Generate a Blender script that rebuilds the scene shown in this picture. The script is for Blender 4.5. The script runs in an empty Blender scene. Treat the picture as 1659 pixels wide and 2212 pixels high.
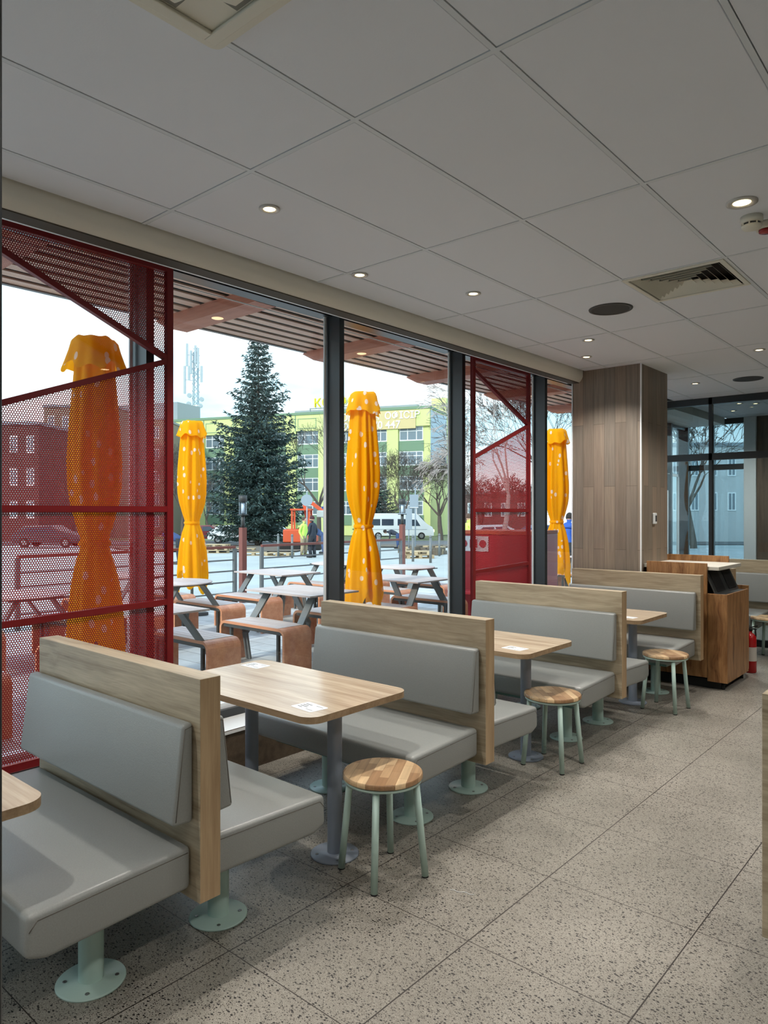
import bpy, bmesh, math, random
from mathutils import Vector, Matrix, noise
R = math.radians
random.seed(7)
S = bpy.context.scene
COL = S.collection
# ------------------------------------------------------------------ camera, sky, sun, exposure
CAM_H = 1.62
FPX, CX, CY = 1547.0, 829.5, 1106.0
YAW = R(41.0)
cam_d = bpy.data.cameras.new('camera'); cam = bpy.data.objects.new('camera', cam_d); COL.objects.link(cam)
cam.location = (0, 0, CAM_H); cam.rotation_euler = (R(90), 0, YAW)
cam_d.sensor_fit = 'HORIZONTAL'; cam_d.sensor_width = 36; cam_d.lens = 36 * FPX / 1659
cam_d.clip_start = 0.05; cam_d.clip_end = 600
S.camera = cam
S.view_settings.view_transform = 'Standard'; S.view_settings.look = 'None'
S.view_settings.exposure = 0.48; S.view_settings.gamma = 1.0; S.view_settings.use_curve_mapping = False
LAMP_W = 62.0
SKY_STRENGTH = 1.65
SUN_STRENGTH = 2.2
try:
    S.cycles.use_denoising = True
    S.cycles.max_bounces = 10; S.cycles.diffuse_bounces = 5; S.cycles.transparent_max_bounces = 24
    S.cycles.sample_clamp_indirect = 6.0
    S.cycles.caustics_reflective = False; S.cycles.caustics_refractive = False
except Exception:
    pass
FW = Vector((-math.sin(YAW), math.cos(YAW), 0)); RT = Vector((math.cos(YAW), math.sin(YAW), 0))
def far(px, d, z=0.0):          # a place d metres ahead in the direction of photo column px
    v = FW * d + RT * (d * (px - CX) / FPX)
    return Vector((v.x, v.y, z))

def lin(c):
    def f(v):
        v /= 255.0
        return v / 12.92 if v <= 0.04045 else ((v + 0.055) / 1.055) ** 2.4
    return (f(c[0]), f(c[1]), f(c[2]), 1.0)

def nodes(m):
    m.use_nodes = True
    nt = m.node_tree
    return nt, nt.nodes, nt.links

w = bpy.data.worlds.new('sky'); S.world = w; w.use_nodes = True
nt = w.node_tree; N = nt.nodes; L = nt.links
N.clear()
out = N.new('ShaderNodeOutputWorld'); bg = N.new('ShaderNodeBackground'); L.new(bg.outputs[0], out.inputs[0])
tc = N.new('ShaderNodeTexCoord'); sp = N.new('ShaderNodeSeparateXYZ'); L.new(tc.outputs['Generated'], sp.inputs[0])
rmp = N.new('ShaderNodeValToRGB'); L.new(sp.outputs[2], rmp.inputs[0])
e = rmp.color_ramp.elements
e[0].position = 0.0; e[0].color = lin((226, 242, 250))
e[1].position = 0.8; e[1].color = lin((140, 192, 244))
x = e.new(0.13); x.color = lin((178, 222, 240))
x = e.new(0.30); x.color = lin((206, 230, 246))
mp = N.new('ShaderNodeMapping'); mp.inputs['Scale'].default_value = (1.2, 1.2, 5.0); L.new(tc.outputs['Generated'], mp.inputs[0])
nz = N.new('ShaderNodeTexNoise'); nz.inputs['Scale'].default_value = 2.2; nz.inputs['Detail'].default_value = 5; L.new(mp.outputs[0], nz.inputs[0])
r2 = N.new('ShaderNodeValToRGB'); r2.color_ramp.elements[0].position = 0.42; r2.color_ramp.elements[1].position = 0.62; L.new(nz.outputs[0], r2.inputs[0])
mx = N.new('ShaderNodeMix'); mx.data_type = 'RGBA'; L.new(r2.outputs[0], mx.inputs[0]); L.new(rmp.outputs[0], mx.inputs[6]); mx.inputs[7].default_value = lin((244, 250, 255))
L.new(mx.outputs[2], bg.inputs[0]); bg.inputs[1].default_value = SKY_STRENGTH

sd = bpy.data.lights.new('sun', 'SUN'); sd.energy = SUN_STRENGTH; sd.angle = R(6); sd.color = (1, 0.95, 0.86)
so = bpy.data.objects.new('sun', sd); COL.objects.link(so)
so.rotation_euler = Vector((-0.06, 0.80, -0.55)).to_track_quat('-Z', 'Y').to_euler()

# ------------------------------------------------------------------ materials
MATS = {}
def mat(name, col, rough=0.5, metal=0.0, spec=0.5, bump=0.0, bscale=200, var=0.0, vscale=8, sheen=0, emit=None):
    if name in MATS: return MATS[name]
    m = bpy.data.materials.new(name); nt, N, L = nodes(m)
    b = N['Principled BSDF']
    b.inputs['Base Color'].default_value = lin(col); b.inputs['Roughness'].default_value = rough
    b.inputs['Metallic'].default_value = metal; b.inputs['Specular IOR Level'].default_value = spec
    if var or bump:
        tc = N.new('ShaderNodeTexCoord')
    if var:
        nz = N.new('ShaderNodeTexNoise'); nz.inputs['Scale'].default_value = vscale; nz.inputs['Detail'].default_value = 4
        L.new(tc.outputs['Object'], nz.inputs[0])
        mx = N.new('ShaderNodeMix'); mx.data_type = 'RGBA'; L.new(nz.outputs[0], mx.inputs[0])
        mx.inputs[6].default_value = lin([max(0, c * (1 - var)) for c in col]); mx.inputs[7].default_value = lin([min(255, c * (1 + var)) for c in col])
        L.new(mx.outputs[2], b.inputs['Base Color'])
    if bump:
        n2 = N.new('ShaderNodeTexNoise'); n2.inputs['Scale'].default_value = bscale; L.new(tc.outputs['Object'], n2.inputs[0])
        bp = N.new('ShaderNodeBump'); bp.inputs['Strength'].default_value = bump; bp.inputs['Distance'].default_value = 0.002
        L.new(n2.outputs[0], bp.inputs['Height']); L.new(bp.outputs[0], b.inputs['Normal'])
    if emit:
        b.inputs['Emission Color'].default_value = lin(emit[0]); b.inputs['Emission Strength'].default_value = emit[1]
    MATS[name] = m
    return m

def wood(name, c1, c2, axis=0, rough=0.5, s=1.0, knots=0.0, cd=None, detail=6):
    """wood grain running along the object's own axis"""
    m = bpy.data.materials.new(name); nt, N, L = nodes(m); b = N['Principled BSDF']
    tc = N.new('ShaderNodeTexCoord'); oi = N.new('ShaderNodeObjectInfo')
    add = N.new('ShaderNodeVectorMath'); add.operation = 'ADD'; L.new(tc.outputs['Object'], add.inputs[0])
    sc = N.new('ShaderNodeVectorMath'); sc.operation = 'SCALE'; sc.inputs[0].default_value = (3.1, 5.7, 2.3); L.new(oi.outputs['Random'], sc.inputs['Scale'])
    L.new(sc.outputs[0], add.inputs[1])
    warp = N.new('ShaderNodeTexNoise'); warp.inputs['Scale'].default_value = 2.0 * s; warp.inputs['Detail'].default_value = 2; L.new(add.outputs[0], warp.inputs[0])
    wm = N.new('ShaderNodeVectorMath'); wm.operation = 'MULTIPLY_ADD'; wm.inputs[1].default_value = (0.10 + knots,) * 3
    L.new(warp.outputs['Color'], wm.inputs[0]); L.new(add.outputs[0], wm.inputs[2])
    mp = N.new('ShaderNodeMapping'); sv = [22 * s] * 3; sv[axis] = 1.3 * s; mp.inputs['Scale'].default_value = sv; L.new(wm.outputs[0], mp.inputs[0])
    n1 = N.new('ShaderNodeTexNoise'); n1.inputs['Scale'].default_value = 1.0; n1.inputs['Detail'].default_value = detail; n1.inputs['Roughness'].default_value = 0.6; L.new(mp.outputs[0], n1.inputs[0])
    mp2 = N.new('ShaderNodeMapping'); sv = [160 * s] * 3; sv[axis] = 5 * s; mp2.inputs['Scale'].default_value = sv; L.new(add.outputs[0], mp2.inputs[0])
    n2 = N.new('ShaderNodeTexNoise'); n2.inputs['Scale'].default_value = 1.0; n2.inputs['Detail'].default_value = 2; L.new(mp2.outputs[0], n2.inputs[0])
    sm = N.new('ShaderNodeMath'); sm.operation = 'MULTIPLY_ADD'; sm.inputs[1].default_value = 0.35; L.new(n2.outputs[0], sm.inputs[0]); L.new(n1.outputs[0], sm.inputs[2])
    rp = N.new('ShaderNodeValToRGB'); L.new(sm.outputs[0], rp.inputs[0])
    e = rp.color_ramp.elements; e[0].position = 0.50; e[0].color = lin(c1); e[1].position = 0.86; e[1].color = lin(c2)
    if cd is not None:
        q = e.new(0.42); q.color = lin(cd)
    L.new(rp.outputs[0], b.inputs['Base Color']); b.inputs['Roughness'].default_value = rough
    MATS[name] = m
    return m

def planks(name, cols, bw, bh, axis_u, axis_v, rough=0.5, gap=0.0015, mortar=(60, 52, 44), grain_axis=2, offset=0.5):
    """brick layout of boards with a random tone each; u along board length"""
    m = bpy.data.materials.new(name); nt, N, L = nodes(m); b = N['Principled BSDF']
    tc = N.new('ShaderNodeTexCoord'); sp = N.new('ShaderNodeSeparateXYZ'); L.new(tc.outputs['Object'], sp.inputs[0])
    cb = N.new('ShaderNodeCombineXYZ'); L.new(sp.outputs[axis_u], cb.inputs[0])
    if isinstance(axis_v, tuple):
        a = N.new('ShaderNodeMath'); a.operation = 'ADD'; L.new(sp.outputs[axis_v[0]], a.inputs[0]); L.new(sp.outputs[axis_v[1]], a.inputs[1]); L.new(a.outputs[0], cb.inputs[1])
    else:
        L.new(sp.outputs[axis_v], cb.inputs[1])
    br = N.new('ShaderNodeTexBrick'); br.inputs['Scale'].default_value = 1.0
    br.inputs['Brick Width'].default_value = bw; br.inputs['Row Height'].default_value = bh; br.inputs['Mortar Size'].default_value = gap
    br.inputs['Color1'].default_value = (0, 0, 0, 1); br.inputs['Color2'].default_value = (1, 1, 1, 1); br.inputs['Mortar'].default_value = (0.5, 0.5, 0.5, 1)
    br.offset = offset; br.offset_frequency = 2; br.inputs['Bias'].default_value = 0.0
    L.new(cb.outputs[0], br.inputs[0])
    rp = N.new('ShaderNodeValToRGB'); L.new(br.outputs['Color'], rp.inputs[0])
    e = rp.color_ramp.elements; e[0].color = lin(cols[0]); e[1].color = lin(cols[-1])
    for i, c in enumerate(cols[1:-1]):
        q = e.new((i + 1) / (len(cols) - 1)); q.color = lin(c)
    mp = N.new('ShaderNodeMapping'); sv = [60] * 3; sv[grain_axis] = 3; mp.inputs['Scale'].default_value = sv; L.new(tc.outputs['Object'], mp.inputs[0])
    nz = N.new('ShaderNodeTexNoise'); nz.inputs['Scale'].default_value = 1; nz.inputs['Detail'].default_value = 5; L.new(mp.outputs[0], nz.inputs[0])
    mr = N.new('ShaderNodeMapRange'); mr.inputs[1].default_value = 0.3; mr.inputs[2].default_value = 0.7; mr.inputs[3].default_value = 0.80; mr.inputs[4].default_value = 1.12; L.new(nz.outputs[0], mr.inputs[0])
    mul = N.new('ShaderNodeVectorMath'); mul.operation = 'SCALE'; L.new(rp.outputs[0], mul.inputs[0]); L.new(mr.outputs[0], mul.inputs['Scale'])
    mx = N.new('ShaderNodeMix'); mx.data_type = 'RGBA'; L.new(br.outputs['Fac'], mx.inputs[0]); L.new(mul.outputs[0], mx.inputs[6]); mx.inputs[7].default_value = lin(mortar)
    L.new(mx.outputs[2], b.inputs['Base Color']); b.inputs['Roughness'].default_value = rough
    MATS[name] = m
    return m

M_oak = wood('grey oak laminate', (146, 131, 107), (188, 174, 148), 0, 0.42, cd=(122, 106, 84))
M_oakv = wood('oak edge strip', (158, 130, 96), (190, 164, 128), 2, 0.45)
M_table = wood('light oak tabletop', (162, 140, 116), (204, 186, 160), 0, 0.24, s=0.8)
M_tedge = wood('tabletop edge', (146, 120, 90), (178, 152, 120), 0, 0.4)
M_orange = wood('knotty warm oak', (128, 86, 50), (184, 138, 90), 2, 0.42, s=1.0, knots=0.10, cd=(70, 44, 26))
M_plinth = wood('dark oak plinth', (70, 58, 46), (94, 80, 64), 0, 0.5)
M_pillar = planks('pillar boards', [(122, 110, 98), (146, 132, 116), (130, 120, 108), (156, 136, 118)], 1.25, 0.112, 2, (0, 1), 0.5, mortar=(86, 74, 64))
M_block = planks('butcher block', [(138, 100, 68), (196, 162, 122), (220, 190, 148), (160, 126, 92)], 0.16, 0.042, 0, 1, 0.3, gap=0.0006, grain_axis=0, mortar=(120, 90, 60))
M_block2 = M_block
M_vinyl = mat('grey taupe vinyl', (144, 147, 144), 0.34, spec=0.5, bump=0.25, bscale=260, var=0.05, vscale=180)
M_seam = mat('vinyl seam', (98, 92, 84), 0.5)
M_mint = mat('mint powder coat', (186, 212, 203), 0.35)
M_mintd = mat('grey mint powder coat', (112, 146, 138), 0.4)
M_bluegrey = mat('blue grey powder coat', (134, 144, 158), 0.38)
M_black = mat('black rubber', (22, 22, 22), 0.6)
M_steel = mat('screw steel', (150, 150, 150), 0.3, metal=0.9)
M_frame = mat('anthracite aluminium', (36, 40, 43), 0.32, spec=0.6)
M_bead = mat('pale glazing bead', (236, 240, 242), 0.35)
M_red = mat('red painted metal', (118, 12, 18), 0.42)
M_white = mat('warm white paint', (206, 202, 190), 0.6)
M_trimw = mat('cream cornice paint', (224, 222, 212), 0.6)
M_tile = mat('ceiling tile', (220, 224, 230), 0.85, bump=0.15, bscale=150)
M_grid = mat('ceiling grid', (208, 214, 218), 0.5)
M_void = mat('dark void', (28, 26, 24), 0.9)
M_sill = mat('white sill', (222, 224, 222), 0.3)
M_wall = mat('light wall paint', (204, 204, 204), 0.8)
M_wallw = wood('dark brown wall wood', (74, 60, 50), (104, 88, 74), 2, 0.5)
M_acw = mat('air conditioner plastic', (214, 212, 198), 0.45)
M_speaker = mat('speaker mesh', (52, 52, 50), 0.7)
M_lampglow = mat('lamp diffuser', (255, 244, 214), 0.4, emit=((255, 226, 168), 7.0))
M_ring = mat('lamp ring', (190, 188, 182), 0.35, metal=0.3)
M_paper = mat('white card', (226, 230, 232), 0.35)
M_ink = mat('dark print', (70, 72, 76), 0.6)
M_extred = mat('extinguisher red', (172, 20, 22), 0.25)

def glass_mat(name, tint, refl=1.0):
    m = bpy.data.materials.new(name); nt, N, L = nodes(m)
    for n in list(N):
        if n.type == 'BSDF_PRINCIPLED': N.remove(n)
    o = N['Material Output']
    t = N.new('ShaderNodeBsdfTransparent'); t.inputs[0].default_value = tint
    g = N.new('ShaderNodeBsdfGlossy'); g.inputs['Roughness'].default_value = 0.0; g.inputs[0].default_value = (refl, refl, refl, 1)
    lw = N.new('ShaderNodeLayerWeight'); lw.inputs[0].default_value = .5
    pw = N.new('ShaderNodeMath'); pw.operation = 'POWER'; pw.inputs[1].default_value = 5; L.new(lw.outputs['Facing'], pw.inputs[0])
    f = N.new('ShaderNodeMath'); f.operation = 'MULTIPLY_ADD'; f.inputs[1].default_value = .9; f.inputs[2].default_value = .045; L.new(pw.outputs[0], f.inputs[0])
    mx = N.new('ShaderNodeMixShader'); L.new(f.outputs[0], mx.inputs[0]); L.new(t.outputs[0], mx.inputs[1]); L.new(g.outputs[0], mx.inputs[2]); L.new(mx.outputs[0], o.inputs[0])
    MATS[name] = m
    return m
M_glass = glass_mat('window glass', (0.95, 0.98, 0.975, 1), 1.0)
M_glass2 = glass_mat('partition glass', (0.72, 0.80, 0.82, 1), 1.0)

def perf_mat():
    m = bpy.data.materials.new('perforated red sheet'); nt, N, L = nodes(m); b = N['Principled BSDF']; o = N['Material Output']
    b.inputs['Base Color'].default_value = lin((150, 26, 32)); b.inputs['Roughness'].default_value = 0.45
    tc = N.new('ShaderNodeTexCoord'); sp = N.new('ShaderNodeSeparateXYZ'); L.new(tc.outputs['Object'], sp.inputs[0])
    P = 0.0125
    def math_(op, a, b_=None, c=None):
        n = N.new('ShaderNodeMath'); n.operation = op
        for i, v in enumerate((a, b_, c)):
            if v is None: continue
            if isinstance(v, (int, float)): n.inputs[i].default_value = v
            else: L.new(v, n.inputs[i])
        return n.outputs[0]
    u = math_('MULTIPLY_ADD', sp.outputs[1], 1 / P, 500.0); v = math_('MULTIPLY_ADD', sp.outputs[2], 1 / (P * math.sqrt(3)), 500.0)
    def cell(off):
        fu = math_('SUBTRACT', math_('FRACT', math_('ADD', u, off)), 0.5)
        fv = math_('MULTIPLY', math_('SUBTRACT', math_('FRACT', math_('ADD', v, off)), 0.5), math.sqrt(3))
        return math_('ADD', math_('MULTIPLY', fu, fu), math_('MULTIPLY', fv, fv))
    d = math_('MINIMUM', cell(0.0), cell(0.5))
    hole = math_('LESS_THAN', d, 0.345 ** 2)
    t = N.new('ShaderNodeBsdfTransparent'); mx = N.new('ShaderNodeMixShader'); L.new(hole, mx.inputs[0]); L.new(b.outputs[0], mx.inputs[1]); L.new(t.outputs[0], mx.inputs[2]); L.new(mx.outputs[0], o.inputs[0])
    return m
M_perf = perf_mat()

def floor_mat():
    m = bpy.data.materials.new('terrazzo tiles'); nt, N, L = nodes(m); b = N['Principled BSDF']
    tc = N.new('ShaderNodeTexCoord')
    base = N.new('ShaderNodeTexNoise'); base.inputs['Scale'].default_value = 1.4; base.inputs['Detail'].default_value = 3; L.new(tc.outputs['Object'], base.inputs[0])
    rb = N.new('ShaderNodeValToRGB'); rb.color_ramp.elements[0].color = lin((126, 122, 113)); rb.color_ramp.elements[1].color = lin((158, 153, 143)); rb.color_ramp.elements[0].position = .3; rb.color_ramp.elements[1].position = .7
    L.new(base.outputs[0], rb.inputs[0])
    prev = rb.outputs[0]
    def chips(scale, thr, col, prob, seed):
        nonlocal prev
        v = N.new('ShaderNodeTexVoronoi'); v.inputs['Scale'].default_value = scale
        mp = N.new('ShaderNodeMapping'); mp.inputs['Location'].default_value = (seed, seed * 1.7, 0); mp.inputs['Rotation'].default_value = (0, 0, seed)
        mp.inputs['Scale'].default_value = (1, 1.5, 0.0)
        L.new(tc.outputs['Object'], mp.inputs[0]); L.new(mp.outputs[0], v.inputs[0])
        a = N.new('ShaderNodeMath'); a.operation = 'LESS_THAN'; a.inputs[1].default_value = thr; L.new(v.outputs['Distance'], a.inputs[0])
        s = N.new('ShaderNodeSeparateColor'); L.new(v.outputs['Color'], s.inputs[0])
        p = N.new('ShaderNodeMath'); p.operation = 'LESS_THAN'; p.inputs[1].default_value = prob; L.new(s.outputs[0], p.inputs[0])
        q = N.new('ShaderNodeMath'); q.operation = 'MULTIPLY'; L.new(a.outputs[0], q.inputs[0]); L.new(p.outputs[0], q.inputs[1])
        mx = N.new('ShaderNodeMix'); mx.data_type = 'RGBA'; L.new(q.outputs[0], mx.inputs[0]); L.new(prev, mx.inputs[6]); mx.inputs[7].default_value = lin(col)
        prev = mx.outputs[2]
    chips(260, .42, (104, 98, 88), .5, 3)
    chips(230, .36, (176, 170, 158), .4, 9)
    chips(120, .36, (66, 62, 58), .45, 1)
    chips(58, .30, (44, 42, 41), .42, 5)
    # joints
    sp = N.new('ShaderNodeSeparateXYZ'); L.new(tc.outputs['Object'], sp.inputs[0])
    def joint(o, off, wd):
        a = N.new('ShaderNodeMath'); a.operation = 'MULTIPLY_ADD'; a.inputs[1].default_value = 1 / .63; a.inputs[2].default_value = 100 - off / .63; L.new(o, a.inputs[0])
        f = N.new('ShaderNodeMath'); f.operation = 'PINGPONG'; f.inputs[1].default_value = .5; L.new(a.outputs[0], f.inputs[0])
        l = N.new('ShaderNodeMath'); l.operation = 'LESS_THAN'; l.inputs[1].default_value = wd; L.new(f.outputs[0], l.inputs[0])
        return l.outputs[0]
    jx = joint(sp.outputs[0], -1.535, .0040); jy = joint(sp.outputs[1], 2.25, .0030)
    mxm = N.new('ShaderNodeMath'); mxm.operation = 'MAXIMUM'; L.new(jx, mxm.inputs[0]); L.new(jy, mxm.inputs[1])
    mx = N.new('ShaderNodeMix'); mx.data_type = 'RGBA'; L.new(mxm.outputs[0], mx.inputs[0]); L.new(prev, mx.inputs[6]); mx.inputs[7].default_value = lin((50, 44, 40))
    L.new(mx.outputs[2], b.inputs['Base Color']); b.inputs['Roughness'].default_value = 0.42
    b.inputs['Specular IOR Level'].default_value = 0.35
    return m
M_floor = floor_mat()

def paving_mat():
    m = bpy.data.materials.new('terrace paving'); nt, N, L = nodes(m); b = N['Principled BSDF']
    tc = N.new('ShaderNodeTexCoord'); br = N.new('ShaderNodeTexBrick'); br.inputs['Scale'].default_value = 1
    br.inputs['Brick Width'].default_value = .6; br.inputs['Row Height'].default_value = .3; br.inputs['Mortar Size'].default_value = .006
    br.inputs['Color1'].default_value = lin((176, 178, 176)); br.inputs['Color2'].default_value = lin((204, 206, 204)); br.inputs['Mortar'].default_value = lin((124, 122, 118))
    L.new(tc.outputs['Object'], br.inputs[0])
    nz = N.new('ShaderNodeTexNoise'); nz.inputs['Scale'].default_value = 6; nz.inputs['Detail'].default_value = 6; L.new(tc.outputs['Object'], nz.inputs[0])
    mr = N.new('ShaderNodeMapRange'); mr.inputs[3].default_value = .78; mr.inputs[4].default_value = 1.15; L.new(nz.outputs[0], mr.inputs[0])
    s = N.new('ShaderNodeVectorMath'); s.operation = 'SCALE'; L.new(br.outputs[0], s.inputs[0]); L.new(mr.outputs[0], s.inputs['Scale'])
    L.new(s.outputs[0], b.inputs['Base Color']); b.inputs['Roughness'].default_value = .6
    return m
M_pave = paving_mat()

def fabric_mat():
    m = bpy.data.materials.new('yellow parasol cloth'); nt, N, L = nodes(m); b = N['Principled BSDF']; o = N['Material Output']
    tc = N.new('ShaderNodeTexCoord'); mp = N.new('ShaderNodeMapping'); mp.inputs['Scale'].default_value = (1, 1, .62); mp.inputs['Rotation'].default_value = (.25, .2, 0)
    L.new(tc.outputs['Object'], mp.inputs[0])
    v = N.new('ShaderNodeTexVoronoi'); v.inputs['Scale'].default_value = 9.5; L.new(mp.outputs[0], v.inputs[0])
    a = N.new('ShaderNodeMath'); a.operation = 'LESS_THAN'; a.inputs[1].default_value = .205; L.new(v.outputs['Distance'], a.inputs[0])
    mx = N.new('ShaderNodeMix'); mx.data_type = 'RGBA'; L.new(a.outputs[0], mx.inputs[0]); mx.inputs[6].default_value = lin((255, 184, 0)); mx.inputs[7].default_value = lin((248, 232, 214))
    L.new(mx.outputs[2], b.inputs['Base Color']); b.inputs['Roughness'].default_value = .8; b.inputs['Specular IOR Level'].default_value = .2
    t = N.new('ShaderNodeBsdfTranslucent'); L.new(mx.outputs[2], t.inputs[0])
    ms = N.new('ShaderNodeMixShader'); ms.inputs[0].default_value = .4; L.new(b.outputs[0], ms.inputs[1]); L.new(t.outputs[0], ms.inputs[2]); L.new(ms.outputs[0], o.inputs[0])
    return m
M_cloth = fabric_mat()
M_teak = wood('outdoor bench wood', (196, 126, 90), (220, 156, 118), 0, 0.45, s=.6)
M_slab = wood('outdoor slat wood', (190, 170, 162), (214, 200, 194), 0, 0.5, s=.6)
M_gunm = mat('grey steel profile', (112, 116, 116), 0.45, spec=.5)
M_gund = mat('dark steel profile', (62, 64, 64), 0.5)
M_slat = wood('canopy slat wood', (222, 186, 164), (240, 212, 194), 1, 0.5, s=.6)
M_beam = wood('canopy beam wood', (176, 104, 80), (206, 138, 112), 0, 0.5, s=.6)
M_dk = mat('dark canopy deck', (40, 42, 44), 0.8)

# ------------------------------------------------------------------ mesh helpers
class MB:
    def __init__(s): s.bm = bmesh.new(); s.mats = []
    def mi(s, m):
        if m not in s.mats: s.mats.append(m)
        return s.mats.index(m)
    def _bev(s, faces, bevel, seg=2):
        if bevel > 0:
            es = list({e for f in faces for e in f.edges})
            r = bmesh.ops.bevel(s.bm, geom=es, offset=bevel, segments=seg, profile=.5, affect='EDGES')
            return r['faces']
    def box(s, a, b, m, bevel=0, seg=2, M=None, fm=None):
        """a, b corners; fm = {face normal axis string: material}"""
        x0, y0, z0 = a; x1, y1, z1 = b
        vs = [s.bm.verts.new(p) for p in ((x0, y0, z0), (x1, y0, z0), (x1, y1, z0), (x0, y1, z0), (x0, y0, z1), (x1, y0, z1), (x1, y1, z1), (x0, y1, z1))]
        if M is not None:
            for v in vs: v.co = M @ v.co
        q = {'-z': (3, 2, 1, 0), '+z': (4, 5, 6, 7), '-y': (0, 1, 5, 4), '+x': (1, 2, 6, 5), '+y': (2, 3, 7, 6), '-x': (3, 0, 4, 7)}
        fs = []
        for k, ix in q.items():
            f = s.bm.faces.new([vs[i] for i in ix]); f.material_index = s.mi((fm or {}).get(k, m)); fs.append(f)
        if bevel: s._bev(fs, bevel, seg)
        return s
    def prism(s, pts, axis, a, b, m, bevel=0, seg=2, side=None):
        """polygon pts (2D) extruded along axis from a to b"""
        def P(u, v, t):
            return {0: (t, u, v), 1: (u, t, v), 2: (u, v, t)}[axis]
        n = len(pts)
        A = [s.bm.verts.new(P(u, v, a)) for u, v in pts]; B = [s.bm.verts.new(P(u, v, b)) for u, v in pts]
        fs = [s.bm.faces.new(A), s.bm.faces.new(B[::-1])]
        for f in fs: f.material_index = s.mi(m)
        for i in range(n):
            f = s.bm.faces.new([A[i], B[i], B[(i + 1) % n], A[(i + 1) % n]][::-1]); f.material_index = s.mi(side or m); fs.append(f)
        if bevel: s._bev(fs, bevel, seg)
        return s
    def lathe(s, prof, m, c=(0, 0, 0), n=24, cap=True):
        rings = []
        for r, z in prof:
            rings.append([s.bm.verts.new((c[0] + r * math.cos(2 * math.pi * i / n), c[1] + r * math.sin(2 * math.pi * i / n), c[2] + z)) for i in range(n)])
        k = s.mi(m)
        for A, B in zip(rings, rings[1:]):
            for i in range(n):
                f = s.bm.faces.new([A[i], A[(i + 1) % n], B[(i + 1) % n], B[i]]); f.material_index = k; f.smooth = True
        if cap:
            f = s.bm.faces.new(rings[0][::-1]); f.material_index = k
            f = s.bm.faces.new(rings[-1]); f.material_index = k
        return s
    def cyl(s, p, q, r, m, n=12, r2=None, cap=True):
        p = Vector(p); q = Vector(q); d = (q - p)
        if d.length < 1e-6: return s
        d.normalize(); a = d.orthogonal().normalized(); b = d.cross(a); r2 = r if r2 is None else r2
        A = [s.bm.verts.new(p + a * (r * math.cos(2 * math.pi * i / n)) + b * (r * math.sin(2 * math.pi * i / n))) for i in range(n)]
        B = [s.bm.verts.new(q + a * (r2 * math.cos(2 * math.pi * i / n)) + b * (r2 * math.sin(2 * math.pi * i / n))) for i in range(n)]
        k = s.mi(m)
        for i in range(n):
            f = s.bm.faces.new([A[i], A[(i + 1) % n], B[(i + 1) % n], B[i]]); f.material_index = k; f.smooth = n > 4
        if cap:
            s.bm.faces.new(A[::-1]).material_index = k; s.bm.faces.new(B).material_index = k
        return s
    def bar(s, p, q, w, d, m, up=(0, 0, 1)):
        """flat bar from p to q: w across, d thick"""
        p = Vector(p); q = Vector(q); z = (q - p).normalized(); x = Vector(up).cross(z)
        if x.length < 1e-4: x = Vector((1, 0, 0)).cross(z)
        x.normalize(); y = z.cross(x)
        vs = []
        for o in (p, q):
            for a, b in ((-1, -1), (1, -1), (1, 1), (-1, 1)):
                vs.append(s.bm.verts.new(o + x * (a * w / 2) + y * (b * d / 2)))
        k = s.mi(m)
        for ix in ((3, 2, 1, 0), (4, 5, 6, 7), (0, 1, 5, 4), (1, 2, 6, 5), (2, 3, 7, 6), (3, 0, 4, 7)):
            s.bm.faces.new([vs[i] for i in ix]).material_index = k
        return s
    def build(s, name, parent=None, loc=None, smooth=False, recalc=True):
        if recalc: bmesh.ops.recalc_face_normals(s.bm, faces=s.bm.faces)
        me = bpy.data.meshes.new(name); s.bm.to_mesh(me); s.bm.free()
        for m in s.mats: me.materials.append(m)
        if smooth:
            for p in me.polygons: p.use_smooth = True
        o = bpy.data.objects.new(name, me); COL.objects.link(o)
        if parent: o.parent = parent
        if loc: o.location = loc
        return o

def smooth_by_angle(o, deg=40):
    for p in o.data.polygons: p.use_smooth = True
    try:
        o.data.set_sharp_from_angle(angle=R(deg))
    except Exception:
        pass
    return o
def empty(name, loc, label, cat, group=None, rz=0):
    o = bpy.data.objects.new(name, None); COL.objects.link(o); o.location = loc; o.rotation_euler = (0, 0, rz); o.empty_display_size = .1
    return tag(o, label, cat, group)
def tag(o, label, cat, group=None, kind=None):
    o['label'] = label; o['category'] = cat
    if group: o['group'] = group
    if kind: o['kind'] = kind
    return o
def struct(o): o['kind'] = 'structure'; return o
def kids(o): return [c for c in COL.objects if c.parent == o]
def copy_tree(o, parent=None):
    c = o.copy(); COL.objects.link(c); c.parent = parent
    for ch in kids(o): copy_tree(ch, c)
    return c
def inst(proto, loc, label, group=None, rz=0):
    c = copy_tree(proto); c.location = loc; c.rotation_euler = (0, 0, rz); c['label'] = label
    if group: c['group'] = group
    return c
def plane_mesh(name, pts, m, parent=None):
    me = bpy.data.meshes.new(name); me.from_pydata(pts, [], [tuple(range(len(pts)))]); me.materials.append(m)
    o = bpy.data.objects.new(name, me); COL.objects.link(o); o.parent = parent
    return o
def mesh_obj(name, vs, fs, ms, parent=None, mi=None, smooth=False):
    me = bpy.data.meshes.new(name); me.from_pydata(vs, [], fs)
    for m in ms: me.materials.append(m)
    if mi: me.polygons.foreach_set('material_index', mi)
    if smooth: me.polygons.foreach_set('use_smooth', [True] * len(fs))
    me.update()
    o = bpy.data.objects.new(name, me); COL.objects.link(o)
    if parent: o.parent = parent
    return o
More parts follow.
